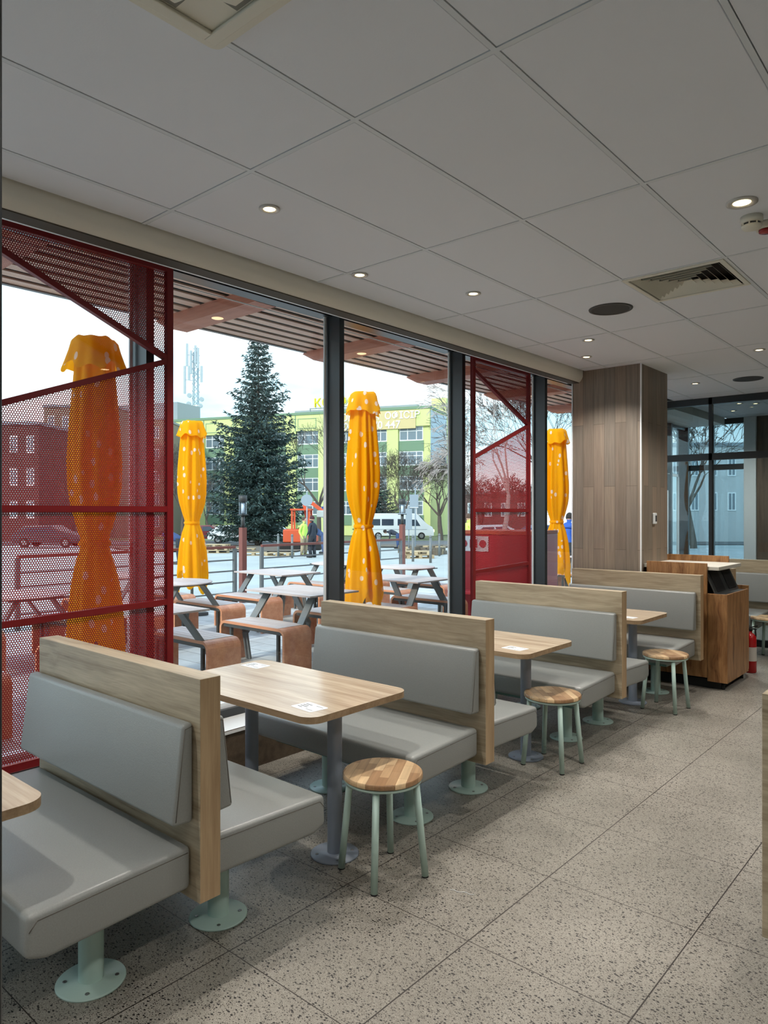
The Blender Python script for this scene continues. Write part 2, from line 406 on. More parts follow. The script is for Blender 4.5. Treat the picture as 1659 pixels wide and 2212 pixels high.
def rrect(x0, y0, x1, y1, r, n=6):
    pts = []
    for cx, cy, a0 in ((x1 - r, y1 - r, 0), (x0 + r, y1 - r, 90), (x0 + r, y0 + r, 180), (x1 - r, y0 + r, 270)):
        for i in range(n + 1):
            a = R(a0 + 90 * i / n); pts.append((cx + r * math.cos(a), cy + r * math.sin(a)))
    return pts
# ------------------------------------------------------------------ the room
H = 3.055
WX = -3.88            # glass plane of the window wall
Y0, Y1, XR = -4.0, 9.45, 5.0
f = MB().box((-3.95, Y0, -.12), (XR, 13.2, 0), M_floor).build('floor'); struct(f)
# ceiling: tegular tiles in a grid
VX, VY = (-1.805, -1.205), (4.31, 4.91)
mb = MB()
xs = [-3.255] + [-3.0 + .6 * k for k in range(0, 14)]; xs = [x for x in xs if x < XR] + [XR]
ys = [1.907 + 1.2 * k for k in range(-5, 10)]
for i in range(len(xs) - 1):
    for j in range(len(ys) - 1):
        x0, x1, y0, y1 = xs[i] + .012, xs[i + 1] - .012, ys[j] + .012, ys[j + 1] - .012
        if x1 - x0 < .05: continue
        if abs(x0 - VX[0]) < .05 and y0 < VY[0] + .1 and y1 > VY[1]:
            mb.box((x0, y0, H), (x1, VY[0] - .0, H + .03), M_tile, .006, 1)
            mb.box((x0, VY[1] + .0, H), (x1, y1, H + .03), M_tile, .006, 1)
            continue
        mb.box((x0, y0, H), (x1, y1, H + .03), M_tile, .002, 1)
c = mb.build('ceiling'); struct(c)
g = MB()
for x in xs[1:-1]: g.box((x - .0095, Y0, H - .0015), (x + .0095, 13.2, H + .01), M_grid)
for y in ys:
    for i in range(len(xs) - 1): g.box((xs[i] + .0095, y - .0095, H - .0015), (xs[i + 1] - .0095, y + .0095, H + .01), M_grid)
struct(g.build('ceiling_grid'))
g = MB().box((-3.36, Y0, 3.16), (XR, 13.2, 3.42), M_void)
g.box((-4.05, Y0 - .2, 3.42), (XR + .2, 13.4, 3.62), M_void)
struct(g.build('roof_slab'))
# cornice along the window with a shadow recess behind it
pr = [(-3.26, H + .02), (-3.26, H - .055), (-3.268, H - .075), (-3.285, H - .10), (-3.30, 2.945), (-3.395, 2.945), (-3.395, H + .1), (-3.33, H + .1)]
struct(smooth_by_angle(MB().prism(pr, 1, Y0, 6.84, M_trimw).build('trim_1'), 30))
struct(MB().box((-3.30, Y0, 2.938), (-3.395, 6.84, 2.9449), mat('dark brown recess shade', (74, 68, 58), .7)).build('trim_2'))  # dark strip paints in the shade of the recess under the cornice
struct(MB().box((-3.412, Y0, 2.944), (-3.399, 6.84, 2.952), M_bead).box((-3.436, Y0, 2.948), (-3.424, 6.84, 2.956), M_bead).build('trim_3'))
struct(MB().box((-3.95, Y0, 3.36), (-3.36, 9.45, 3.42), M_wall).build('trim_4'))
# window wall
struct(MB().box((-3.955, Y0, 0), (-3.60, 9.44, .255), M_plinth).box((-3.955, Y0, .255), (-3.592, 9.44, .282), M_sill, .004).build('wall_window_plinth'))
mul = [-2.53, -.95, .63, 2.21, 3.79, 5.375, 6.92, 8.50]
ends = [-4.0] + mul + [9.44]
def window(i, y0, y1, first=False):
    wb = MB()
    wb.box((WX - .05, y0, 3.085), (WX + .06, y1, 3.36), M_frame)
    wb.box((WX - .05, y0, .282), (WX + .05, y1, .335), M_frame)
    wb.box((WX - .045, y0 + .05, .335), (WX + .02, y1 - .0, .372), M_bead)
    o = struct(wb.build('window_%d' % i))
    MB().box((WX - .006, y0 + .03, .37), (WX + .006, y1, 3.09), M_glass).build('pane', o)
    MB().box((WX + .008, y1 - .030, .34), (WX + .020, y1 - .012, 3.085), M_bead).box((WX + .007, y0 + .01, 3.02), (WX + .013, y1 - .03, 3.026), M_bead).build('bead_and_reflection', o)  # upright strip is the bead; thin cross strip imitates a reflection in the glazing
    MB().box((WX - .012, y1, .282), (WX + .15, y1 + .05, 3.42), M_frame, .002, 1).build('mullion', o)
    return o
for i in range(len(ends) - 1):
    window(i + 1, ends[i] + (.05 if i else 0), ends[i + 1])
# remaining walls
struct(MB().box((-3.95, Y0 - .15, 0), (XR, Y0, 3.42), M_wall).build('wall_back'))
struct(MB().box((XR, Y0, 0), (XR + .2, 13.2, 3.42), M_wall).build('wall_right'))
# near black frame edge at the left border of the view
struct(MB().box((-1.00, .30, 0), (-.9522, .3648, H), M_frame, .002, 1).build('trim_5'))

# glass partition and vestibule at the far end
def partition(name, y, x0, x1, posts, doors=()):
    b = MB().box((x0, y - .03, H - .085), (x1, y + .03, H), M_frame).box((x0, y - .03, 2.27), (x1, y + .03, 2.355), M_frame).box((x0, y - .03, 0), (x1, y + .03, .08), M_frame)
    for p in posts: b.box((p - .02, y - .03, 0), (p + .02, y + .03, H), M_frame)
    o = struct(b.build(name))
    MB().box((x0, y - .005, .08), (x1, y + .005, H - .08), M_glass2).build('pane', o)
    return o
partition('wall_glass_partition', 9.48, -3.86, XR, [-2.80, -.9, 1.0, 3.0])
partition('wall_vestibule_front', 11.78, -3.86, -2.99, [-3.84, -3.45])
struct(MB().box((-2.99, 11.70, 0), (-2.82, 11.95, H), M_wall, .005).build('column_cream'))
struct(MB().box((-2.82, 11.75, 0), (XR, 11.95, 3.42), M_wallw).build('wall_far'))
struct(MB().box((-3.26, 9.52, H - .10), (-3.86, 11.7, H + .02), M_trimw).build('trim_6'))
for i, (a, b_) in enumerate(((9.52, 10.2), (10.2, 11.0), (11.0, 11.76))):
    wb = MB().box((WX - .05, a, H - .15), (WX + .05, b_, 3.42), M_frame).box((WX - .05, a, 0), (WX + .05, b_, .1), M_frame).box((WX - .1, b_ - .06, 0), (WX + .08, b_, 3.2), M_frame)
    if i < 2: wb.box((WX - .03, a, 2.20), (WX + .03, b_, 2.26), M_frame).box((WX - .01, a, 0.1), (WX + .03, a + .03, 3), M_bead)
    o = struct(wb.build('window_%d' % (30 + i)))
    MB().box((WX - .005, a, .1), (WX + .005, b_, H - .1), M_glass).build('pane', o)

t = empty('door_closer_box', (-3.80, 10.45, 2.06), 'black box above the glass entrance door behind the partition', 'door operator')
MB().box((-.06, -.22, -.12), (.06, .30, .12), M_black, .01, 2).build('housing', t)
for i, (a, b_) in enumerate(((9.75, 10.15), (10.25, 10.75), (10.85, 11.35))):
    o = struct(MB().box((WX + .03, a, .1), (WX + .06, a + .035, 2.2), M_bead).box((WX + .03, b_ - .035, .1), (WX + .06, b_, 2.2), M_bead).box((WX + .03, a, 2.16), (WX + .06, b_, 2.2), M_bead).box((WX + .03, a, .1), (WX + .06, b_, .16), M_bead).build('door_%d' % (i + 1)))
    MB().box((WX + .042, a + .03, .15), (WX + .048, b_ - .03, 2.17), M_glass).build('pane', o)

# timber-clad pillar
p = struct(MB().box((-3.375, 6.84, 0), (-2.665, 7.56, H + .1), M_pillar).build('pillar'))
MB().box((-2.668, 6.834, 0), (-2.655, 6.846, H), M_bead).box((-3.381, 6.834, 0), (-3.369, 6.846, H), M_bead).build('corner_trim', p)
t = empty('thermostat', (-2.662, 7.17, 1.555), 'small white thermostat on the side of the timber pillar', 'thermostat')
MB().box((0, -.038, -.055), (.022, .038, .055), M_paper, .009, 3).build('housing', t)
MB().box((.0222, -.012, -.03), (.0235, .026, .03), M_ink).build('display', t)

# ------------------------------------------------------------------ ceiling fittings
def make_downlight(r):
    t = empty('downlight', (0, 0, 0), 'x', 'light', 'recessed ceiling downlights')
    MB().lathe([(r * .56, -.001), (r * .60, -.006), (r * .8, -.009), (r, -.006), (r, .0)], M_ring, n=28, cap=False).build('ring', t)
    MB().lathe([(r * .0001, -.0035), (r * .57, -.0030)], M_lampglow, n=28, cap=False).build('diffuser', t)
    ld = bpy.data.lights.new('lamp', 'SPOT'); ld.energy = LAMP_W; ld.color = (1, .945, .88); ld.spot_size = R(125); ld.spot_blend = .7; ld.shadow_soft_size = .035
    lo = bpy.data.objects.new('lamp', ld); COL.objects.link(lo); lo.parent = t; lo.location = (0, 0, -.02)
    return t
dl = make_downlight(.05); dl.location = (-2.63, 2.2, H); dl['label'] = 'small round downlight nearest the camera, above the first table'
for (x, y, lab) in [(-2.95, 3.17, 'small round downlight nearest the cornice, second from the camera along the window'),
                    (-2.64, 3.93, 'small round downlight above the second table, left of the round black speaker'),
                    (-2.63, 5.62, 'upper one of the two close small downlights before the timber pillar'),
                    (-2.93, 6.22, 'lower one of the two close small downlights, just in front of the timber pillar'),
                    (-2.62, 8.30, 'small round downlight behind the timber pillar, left of the far speaker'),
                    (-1.65, 6.95, 'small round downlight in the aisle at the right edge of the photo'),
                    (-2.50, 10.35, 'brightest downlight behind the glass partition, rightmost of the three there'),
                    (-2.66, 10.20, 'faint small downlight behind the glass partition, just left of the brightest one'),
                    (-2.92, 10.89, 'lowest and leftmost downlight behind the glass partition')]:
    inst(dl, (x, y, H), lab)
big = make_downlight(.068); big.location = (-.925, 3.59, H); big['label'] = 'large bright round downlight beside the white smoke detector'
for i, (x, y) in enumerate([(-.93, .6), (-.93, -1.6), (.45, -1.2), (.45, .9), (.45, 3.2), (.45, 5.6), (.3, 8.2), (2.2, 1.4), (2.2, 5.2), (-2.6, .3)]):  # unseen downlights, added to light the room from out of view
    inst(big, (x, y, H), 'large unseen downlight added to light the room', 'added downlights out of view')

def make_speaker():
    t = empty('ceiling_speaker', (-2.11, 4.867, H), 'round black ceiling speaker between the air vent and the window side', 'speaker', 'round ceiling speakers')
    MB().lathe([(.128, -.001), (.128, -.007), (.148, -.007), (.15, -.002), (.15, 0)], mat('speaker rim', (66, 66, 64), .6), n=40, cap=False).build('rim', t)
    MB().lathe([(.0001, -.007), (.129, -.005)], M_speaker, n=40, cap=False).build('grille', t)
    return t
sp_ = make_speaker(); inst(sp_, (-2.10, 8.39, H), 'far round black ceiling speaker above the glass partition beam')

t = empty('smoke_detector', (-.935, 3.80, H), 'round white smoke detector beside the large downlight', 'smoke detector')
MB().lathe([(.05, 0), (.05, -.012), (.052, -.016), (.046, -.034)], M_acw, n=32).build('base', t)
MB().lathe([(.040, -.034), (.040, -.046)], M_ink, n=32).build('sensing_slot', t)
b = MB().lathe([(.046, -.044), (.046, -.050), (.040, -.058), (.022, -.064), (.002, -.066)], M_acw, n=32)
for k in range(8):
    a = k * math.pi / 4; b.bar((.043 * math.cos(a), .043 * math.sin(a), -.032), (.043 * math.cos(a), .043 * math.sin(a), -.048), .006, .006, M_acw)
b.build('cover', t)
t = empty('fire_alarm_beacon', (-.90, 3.93, H), 'white ceiling alarm beacon with red lens behind the smoke detector', 'alarm')
MB().lathe([(.052, 0), (.052, -.022), (.046, -.034)], M_acw, n=32).build('base', t)
MB().lathe([(.036, -.034), (.034, -.046), (.024, -.050), (.002, -.051)], mat('red lens', (150, 12, 14), .2), n=32).build('lens', t)

t = empty('air_vent', ((VX[0] + VX[1]) / 2, (VY[0] + VY[1]) / 2, H), 'square white four-way louvred air vent in the ceiling', 'air vent')
b = MB(); o_, i_ = .295, .265
for s_ in ((-o_, -o_, o_, -i_), (-o_, i_, o_, o_), (-o_, -i_, -i_, i_), (i_, -i_, o_, i_)): b.box((s_[0], s_[1], -.008), (s_[2], s_[3], .004), M_acw, .002, 1)
b.build('frame', t)
MB().box((-.29, -.29, .075), (.29, .29, .085), M_void).box((-.295, -.295, .0), (-.27, .295, .09), M_void).box((.27, -.295, .0), (.295, .295, .09), M_void).box((-.27, -.295, 0), (.27, -.27, .09), M_void).box((-.27, .27, 0), (.27, .295, .09), M_void).build('duct', t)
for k in range(6):
    a = .255 - k * .042; q = a - .026; b = MB(); th = .0018
    P = [(-a, -a), (a, -a), (a, a), (-a, a)]; Q = [(-q, -q), (q, -q), (q, q), (-q, q)]
    for n in range(4):
        p0, p1, q0, q1 = P[n], P[(n + 1) % 4], Q[n], Q[(n + 1) % 4]
        vs = [b.bm.verts.new(v) for v in ((p0[0], p0[1], -.006), (p1[0], p1[1], -.006), (q1[0], q1[1], .024), (q0[0], q0[1], .024), (p0[0], p0[1], -.006 + th), (p1[0], p1[1], -.006 + th), (q1[0], q1[1], .024 + th), (q0[0], q0[1], .024 + th))]
        for ix in ((0, 1, 2, 3), (7, 6, 5, 4), (0, 4, 5, 1), (2, 6, 7, 3)): b.bm.faces.new([vs[m_] for m_ in ix]).material_index = b.mi(M_acw)
    b.build('louver', t, recalc=False)

t = empty('air_conditioner', (-1.355, .85, H), 'white ceiling cassette air conditioner at the top edge', 'air conditioner')
b = MB(); o_, i_ = .475, .405
b.prism(rrect(-o_, -o_, o_, o_, .03), 2, -.022, -.004, M_acw)
fr = b.build('frame', t)
b = MB()
for s_ in ((-o_ + .03, -o_ + .03, o_ - .03, -i_), (-o_ + .03, i_, o_ - .03, o_ - .03), (-o_ + .03, -i_, -i_, i_), (i_, -i_, o_ - .03, i_)): b.box((s_[0], s_[1], -.034), (s_[2], s_[3], -.0225), M_acw, .004, 2)
b.build('panel_rim', t)
for k in range(4):
    b = MB(); M = Matrix.Rotation(k * math.pi / 2, 4, 'Z') @ Matrix.Translation((0, .335, -.033)) @ Matrix.Rotation(R(14), 4, 'X')
    b.box((-.27, -.055, -.004), (.27, .055, .004), M_acw, .003, 2, M=M); b.build('flap', t)
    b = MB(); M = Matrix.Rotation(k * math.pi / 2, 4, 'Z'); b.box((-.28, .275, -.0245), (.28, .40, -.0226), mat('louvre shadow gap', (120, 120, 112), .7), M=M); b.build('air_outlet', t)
b = MB().box((-.255, -.255, -.045), (.255, .255, -.023), M_acw, .004, 2)
for k in range(9):
    for j in range(9):
        if (k + j) % 2 == 0 and (k - 4) ** 2 + (j - 4) ** 2 < 17: b.box((-.202 + k * .011, .158 + j * .011 - .0, -.0458), (-.198 + k * .011, .162 + j * .011, -.0449), M_ink)
b.build('intake_panel', t)

# ------------------------------------------------------------------ red perforated screens
def make_screen():
    t = empty('perforated_screen', (0, 0, 0), 'x', 'screen', 'red perforated metal screens hung before the windows')
    W_, zb, zt, bw, bd = 1.045, .345, 3.05, .042, .034
    fb = MB()
    fb.box((-bd / 2, 0, zb), (bd / 2, bw, zt), M_red, .002, 1).box((-bd / 2, W_ - bw, zb), (bd / 2, W_, zt), M_red, .002, 1)
    fb.box((-bd / 2, bw, zt - bw), (bd / 2, W_ - bw, zt), M_red, .002, 1).box((-bd / 2, bw, zb), (bd / 2, W_ - bw, zb + bw), M_red, .002, 1)
    fb.build('frame', t)
    def rail(z0, z1, up=0):
        h = bw * .8 / 2
        MB().prism([(bw, z0 - h), (W_ - bw, z1 - h), (W_ - bw, z1 + h), (bw, z0 + h)], 0, -bd / 2 + .001, bd / 2 - .001, M_red).build('cross_bar', t)
    rail(2.915, 2.513); rail(2.125, 2.492); rail(1.637, 1.637); rail(1.07, 1.10)
    MB().prism([(bw, 2.915), (W_ - bw, 2.513), (W_ - bw, zt - bw), (bw, zt - bw)], 0, -.0007, .0007, M_perf).build('perforated_sheet', t)
    MB().prism([(bw, zb + bw), (W_ - bw, zb + bw), (W_ - bw, 2.492), (bw, 2.125)], 0, -.0007, .0007, M_perf).build('perforated_sheet', t)
    for y in (.06, W_ - .06):
        MB().cyl((0, y, zt), (0, y, 3.36), .002, M_steel, 6).cyl((0, y, zt), (0, y, zt + .03), .008, M_steel, 8).build('hanging_cable', t)
    return t
s1 = make_screen(); s1.location = (-3.68, 1.30, 0); s1['label'] = 'red perforated metal screen nearest the camera, at the left edge'
s2 = inst(s1, (-3.68, 5.452, 0), 'narrow-looking far red perforated screen beside the last wide window')

# ------------------------------------------------------------------ benches
PED = dict(n=28)
def pedestal(parent, x, y, ztop, r, rb, m, name='pedestal'):
    p = MB().cyl((x, y, .008), (x, y, ztop), r, m, 28).build(name, parent); smooth_by_angle(p)
    b = MB().lathe([(rb, 0), (rb, .005), (rb - .004, .008), (r + .004, .008), (r, .012)], m, c=(x, y, 0), n=44); b.build('base_plate', p)
    for k in range(4):
        a = R(45 + 90 * k + 10); cx_, cy_ = x + rb * .74 * math.cos(a), y + rb * .74 * math.sin(a)
        MB().lathe([(.0075, .008), (.0075, .0095), (.003, .0095), (.003, .0088)], M_steel, c=(cx_, cy_, 0), n=10).build('bolt', p)
    return p
def cushion(name, parent, prof, x0, x1, m, bev=.018):
    """profile in (y,z) extruded along x, with a seam line"""
    b = MB().prism(prof, 0, x0, x1, m); b._bev(list(b.bm.faces), bev, 4)
    o = b.build(name, parent); smooth_by_angle(o, 50)
    return o
BL = 1.245
def make_bench(sides, label):
    t = empty('booth_bench', (0, 0, 0), label, 'bench', 'grey booth benches along the window')
    MB().box((-BL, -.042, .285), (0, .042, 1.05), M_oak, .0012, 1, fm={'+x': M_oakv, '-x': M_oakv}).build('back_panel', t)
    for s_ in sides:
        def fl(P): return [(s_ * a, b) for a, b in P]
        seat = cushion('seat_cushion', t, fl([(.046, .325), (.535, .31), (.60, .335), (.595, .458), (.046, .475)]), -BL + .02, -.045, M_vinyl, .02)
        # welt seams along the end faces
        path = [(.06, .453), (.30, .446), (.565, .437), (.588, .41)]
        for xx in (-.0455, -BL + .0205):
            sb = MB()
            for a, b_ in zip(path, path[1:]): sb.cyl((xx, s_ * a[0], a[1]), (xx, s_ * b_[0], b_[1]), .0016, M_seam, 5)
            sb.build('welt_seam', seat)
        back = cushion('backrest_cushion', t, fl([(.044, .555), (.125, .56), (.085, .895), (.044, .90)]), -BL - .012, -.035, M_vinyl, .014)
        sb = MB(); path = [(.113, .575), (.078, .88), (.05, .886)]
        for a, b_ in zip(path, path[1:]): sb.cyl((-.0355, s_ * a[0], a[1]), (-.0355, s_ * b_[0], b_[1]), .0014, M_seam, 5)
        sb.build('welt_seam', back)
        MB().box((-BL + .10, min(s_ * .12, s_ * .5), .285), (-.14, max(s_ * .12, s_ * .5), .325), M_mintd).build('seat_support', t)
        for x in (-.32, -BL + .30): pedestal(t, x, s_ * .265, .287, .042, .115, M_mint, 'leg')
    return t
BX = -2.07
b1 = make_bench((-1, 1), 'nearest grey double booth bench, lower left of the photo'); b1.location = (BX, 1.47, 0)
inst(b1, (BX, 3.24, 0), 'second grey double booth bench, behind the big near table')
inst(b1, (BX, 5.01, 0), 'third grey double booth bench, in front of the far red screen')
b4 = make_bench((-1,), 'grey booth bench in front of the timber pillar and waste station'); b4.location = (BX, 6.75, 0)
b5 = make_bench((1,), 'booth bench behind the waste station, only its panel corner showing'); b5.location = (BX, 7.78, 0)
inst(b4, (BX + .02, 9.36, 0), 'farthest grey booth bench, against the glass partition')
pb = make_bench((1,), 'booth panel of pale oak at the right edge of the photo'); pb.location = (.665, 2.52, 0)

# ------------------------------------------------------------------ tables and stools
def make_table():
    t = empty('dining_table', (0, 0, 0), 'x', 'table', 'oak booth tables along the window')
    pts = rrect(-1.13, -.335, 0, .335, .075, 8)
    o = MB().prism(pts, 2, .715, .745, M_table, side=M_tedge).build('tabletop', t)
    for x in (-.19, -.81): pedestal(t, x, 0, .715, .035, .115, M_bluegrey, 'leg')
    return t
tb = make_table(); tb.location = (-2.215, 2.41, 0); tb['label'] = 'large near oak table with the nearest stool at its end'
for y, lab in ((.65, 'oak table corner cut by the left edge of the photo'), (4.20, 'second oak table, between the second and third booth benches'),
               (6.0, 'third oak table, in front of the bench by the pillar'), (8.60, 'farthest oak table, seen right of the waste station')):
    inst(tb, (-2.215, y, 0), lab)
def make_stool():
    t = empty('round_stool', (0, 0, 0), 'x', 'stool', 'mint-legged round wooden stools')
    b = MB().lathe([(.172, .432), (.18, .437), (.18, .452), (.176, .457), (.0001, .4575)], M_block, n=56, cap=False)
    b.lathe([(.172, .432), (.0001, .432)], M_block, n=56, cap=False)
    seat = b.build('seat', t); smooth_by_angle(seat, 40)
    MB().lathe([(.168, .4315), (.174, .428), (.174, .420), (.166, .418), (.150, .418), (.150, .431)], M_mint, n=48, cap=False).build('seat_ring', t)
    for k in range(4):
        a = math.pi / 2 * k
        p = Vector((.150 * math.cos(a), .150 * math.sin(a), .424)); q = Vector((.192 * math.cos(a), .192 * math.sin(a), .006))
        l = MB().cyl(p, q, .0155, M_mint, 18).build('leg', t)
        MB().cyl(q, q + Vector((0, 0, -.006)), .0155, M_black, 14).build('foot_cap', l)
    return t
st = make_stool(); st.location = (-2.115, 2.425, 0); st.rotation_euler = (0, 0, R(-60)); st['label'] = 'nearest round wooden stool, at the end of the big near table'
inst(st, (-2.205, 4.19, 0), 'second round stool, between the second and third booth benches', rz=R(-45))
inst(st, (-2.125, 5.985, 0), 'third round stool, in front of the waste station', rz=R(-48))
inst(st, (-1.99, 8.79, 0), 'farthest round stool, at the right edge beyond the fire extinguisher', rz=R(-60))

def sticker(loc, rz, label, w_=.15, d_=.105):
    t = empty('table_card', loc, label, 'sticker', 'white cards stuck on the tables', rz)
    MB().prism(rrect(-w_ / 2, -d_ / 2, w_ / 2, d_ / 2, .012), 2, 0, .0006, M_paper).build('card', t)
    b = MB()
    for k, L_ in enumerate((.045, .038, .05, .03)): b.box((-.055, .022 - k * .016, .0006), (-.055 + L_, .027 - k * .016, .0009), M_ink)
    b.box((.012, -.03, .0006), (.058, -.027, .0009), M_ink).box((.012, .03, .0006), (.058, .033, .0009), M_ink)
    b.build('print', t)
    return t
sticker((-2.36, 2.205, .7452), R(-6), 'white printed card on the front corner of the big near table')
sticker((-3.23, 2.60, .7452), R(0), 'white printed card on the window end of the big near table')
sticker((-2.38, 4.02, .7452), R(-6), 'white printed card on the second table')
sticker((-2.38, 5.82, .7452), R(-6), 'white printed card on the third table')

# ------------------------------------------------------------------ waste station and extinguisher
t = empty('waste_station', (-2.07, 6.90, 0), 'warm knotty oak tray and waste station before the pillar', 'waste station')
sd_ = [(-.56, .10), (0.175, .07), (.175, .872), (.0, .872), (.0, 1.148), (-.56, 1.148)]
MB().prism([(-.56, .10), (-.004, .10), (-.004, 1.148), (-.56, 1.148)], 1, 0, .02, M_orange, .001, 1).build('side_panel', t)
MB().prism([(0, .07), (.172, .07), (.172, .872), (0, .872)], 1, 0, .02, M_orange, .001, 1).build('bin_side_panel', t)
MB().prism([(-.62, .08), (.16, .08), (.16, .90), (-.02, .90), (-.02, 1.18), (-.62, 1.18)], 1, .74, .76, M_orange, .001, 1).build('far_side_panel', t)
MB().box((-.62, .0, .1), (-.60, .76, 1.18), M_orange).build('back_panel', t)
MB().box((.152, .02, .07), (.172, .70, .872), M_orange, .001, 1).build('door', t)
MB().box((-.60, .02, 1.085), (-.005 + .10, .74, 1.118), M_white, .002, 1).build('tray_shelf', t)
b = MB(); M = Matrix.Translation((.02, .38, .975)) @ Matrix.Rotation(R(-24), 4, 'Y')
b.box((-.01, -.36, -.13), (.004, .36, .13), M_gund, M=M)
b.build('flap_panel', t)
for y in (-.18, .18):
    MB().box((.005, y - .12, -.10), (.010, y + .12, .10), M_black, .004, 2, M=M).build('waste_flap', t)
MB().box((-.55, .05, 0), (.10, .71, .08), M_black).build('plinth', t)
MB().box((.03, .02, .855), (.152, .74, .862), M_gund).build('drip_tray', t)
MB().cyl((.12, .06, 0), (.12, .06, .07), .015, M_black, 10).cyl((.12, .66, 0), (.12, .66, .07), .015, M_black, 10).build('foot', t)

t = empty('fire_extinguisher', (-1.955, 7.90, 0), 'red fire extinguisher standing on the floor beyond the waste station', 'fire extinguisher')
MB().lathe([(.05, 0), (.056, .01), (.056, .33), (.05, .365), (.03, .39), (.016, .40), (.016, .42)], M_extred, n=28).build('cylinder', t)
b = MB().lathe([(.02, .42), (.02, .445), (.012, .45)], M_black, n=14); b.bar((-.01, 0, .45), (.07, 0, .475), .02, .01, M_black).bar((-.01, 0, .44), (.06, 0, .44), .02, .008, M_black); b.build('valve', t)
b = MB()
pts_ = [(.0, .02, .44), (.03, .06, .43), (.03, .078, .36), (.02, .07, .2), (.015, .066, .1)]
for a, c_ in zip(pts_, pts_[1:]): b.cyl(a, c_, .008, M_black, 8)
b.build('hose', t)
MB().lathe([(.0568, .12), (.0568, .26)], mat('extinguisher label', (196, 190, 180), .5), n=28, cap=False).build('label_band', t)
# a scrap of straw paper on the floor
b = MB(); pr_ = None
for k in range(10):
    q = Vector((-1.80 + k * .011, 2.50 + .006 * math.sin(k * 1.4) + k * .004, .002))
    if pr_: b.cyl(pr_, q, .0012, M_paper, 5)
    pr_ = q
tag(b.build('paper_scrap'), 'thin white scrap of string on the floor right of the nearest stool', 'scrap')
# ------------------------------------------------------------------ outdoors: ground
def gz(p):
    """outdoor ground height: level terrace, then a slight fall away from the restaurant"""
    d = Vector((p[0], p[1], 0)).dot(FW)
    return -0.02 - max(0.0, d - 13) * 0.0195
struct(MB().box((-10.6, -14, -.3), (-3.96, 34, -.005), M_pave).build('ground_terrace'))
M_conc = mat('pale dusty concrete', (172, 178, 174), .8, var=.10, vscale=.6)
M_asph = mat('asphalt', (96, 98, 98), .8, var=.08, vscale=.5)
M_soil = mat('dug up soil', (104, 96, 84), .95, var=.25, vscale=1.5)
M_lawn = mat('dull winter grass', (104, 112, 78), .95, var=.2, vscale=.4)
def strip(name, d0, d1, m, dz, lat=170, n=8):
    vs = []; fs = []
    for i in range(n + 1):
        d = d0 + (d1 - d0) * i / n
        for s_ in (-1, 1):
            p = FW * d + RT * (lat * s_); vs.append((p.x, p.y, gz(p) + dz))
    for i in range(n): fs.append((2 * i, 2 * i + 1, 2 * i + 3, 2 * i + 2))
    return struct(mesh_obj(name, vs, fs, [m]))
# keep the far ground clear of the building: laid out beyond the terrace only
def ground_poly(name, m, dz, x1, x0=-240, y0=-120, y1=260, n=60):
    vs = []; fs = []
    for i in range(n + 1):
        for j in range(n + 1):
            x = x1 + (x0 - x1) * (i / n) ** 1.5; y = y0 + (y1 - y0) * j / n
            vs.append((x, y, gz((x, y)) + dz))
    for i in range(n):
        for j in range(n):
            a = i * (n + 1) + j; fs.append((a, a + 1, a + n + 2, a + n + 1))
    return struct(mesh_obj(name, vs, fs, [m]))
ground_poly('ground_square', M_conc, -.01, -10.6)
struct(MB().box((-3.96, 13.2, -.3), (60, 120, -.02), M_conc).build('ground_yard'))
def patch(name, pts, m, dz, kind='structure'):
    """pts: (photo column, distance) outline on the outdoor ground"""
    vs = []
    for px, d in pts:
        p = far(px, d); vs.append((p.x, p.y, gz(p) + dz))
    o = mesh_obj(name, vs, [tuple(range(len(vs)))], [m]); return struct(o)
patch('ground_road', [(-600, 52), (1700, 52), (1700, 66), (-600, 66)], M_asph, .03)
patch('ground_lawn', [(-600, 66), (1700, 66), (1500, 130), (-600, 130)], M_lawn, .04)
patch('ground_soil', [(300, 38), (640, 38), (700, 50), (200, 50)], M_soil, .05)
patch('ground_soil', [(800, 46), (1100, 46), (1100, 52), (800, 52)], M_soil, .05)

# ------------------------------------------------------------------ canopy over the terrace edge
for i in range(10):
    y0 = -1.45 + 1.62 * i; 
    if y0 > 12: break
cz = 3.20
canopy = empty('slatted_canopy', (-4.6, 4, cz), 'wooden slatted canopy running along the outside of the windows', 'canopy')
def cl(o): o.location = (4.6, -4, -cz); return o
b = MB().box((-5.22, -4, cz + .06), (-3.98, 13, cz + .10), M_dk).box((-5.24, -4, cz - .01), (-5.20, 13, cz + .16), M_gunm); cl(b.build('deck', canopy))
for k in range(8):
    x0 = -5.20 + k * .156
    cl(MB().box((x0, -4, cz), (x0 + .098, 13, cz + .012), M_slat).build('slat', canopy))
for k in range(10):
    y = -1.66 + 1.62 * k
    if y > 12.5: break
    b = MB().prism([(-5.26, cz - .02), (-5.10, cz - .10), (-3.98, cz - .10), (-3.98, cz + .0), (-5.22, cz + .0)], 1, y, y + .19, M_beam); o = cl(b.build('beam', canopy))
    ob = MB().lathe([(.0001, -.004), (.035, -.004), (.045, 0)], mat('dim canopy lamp', (240, 214, 180), .4, emit=((255, 216, 160), .8)), c=(-4.55, y + .095, cz - .10), n=20, cap=False).build('spotlight', o)

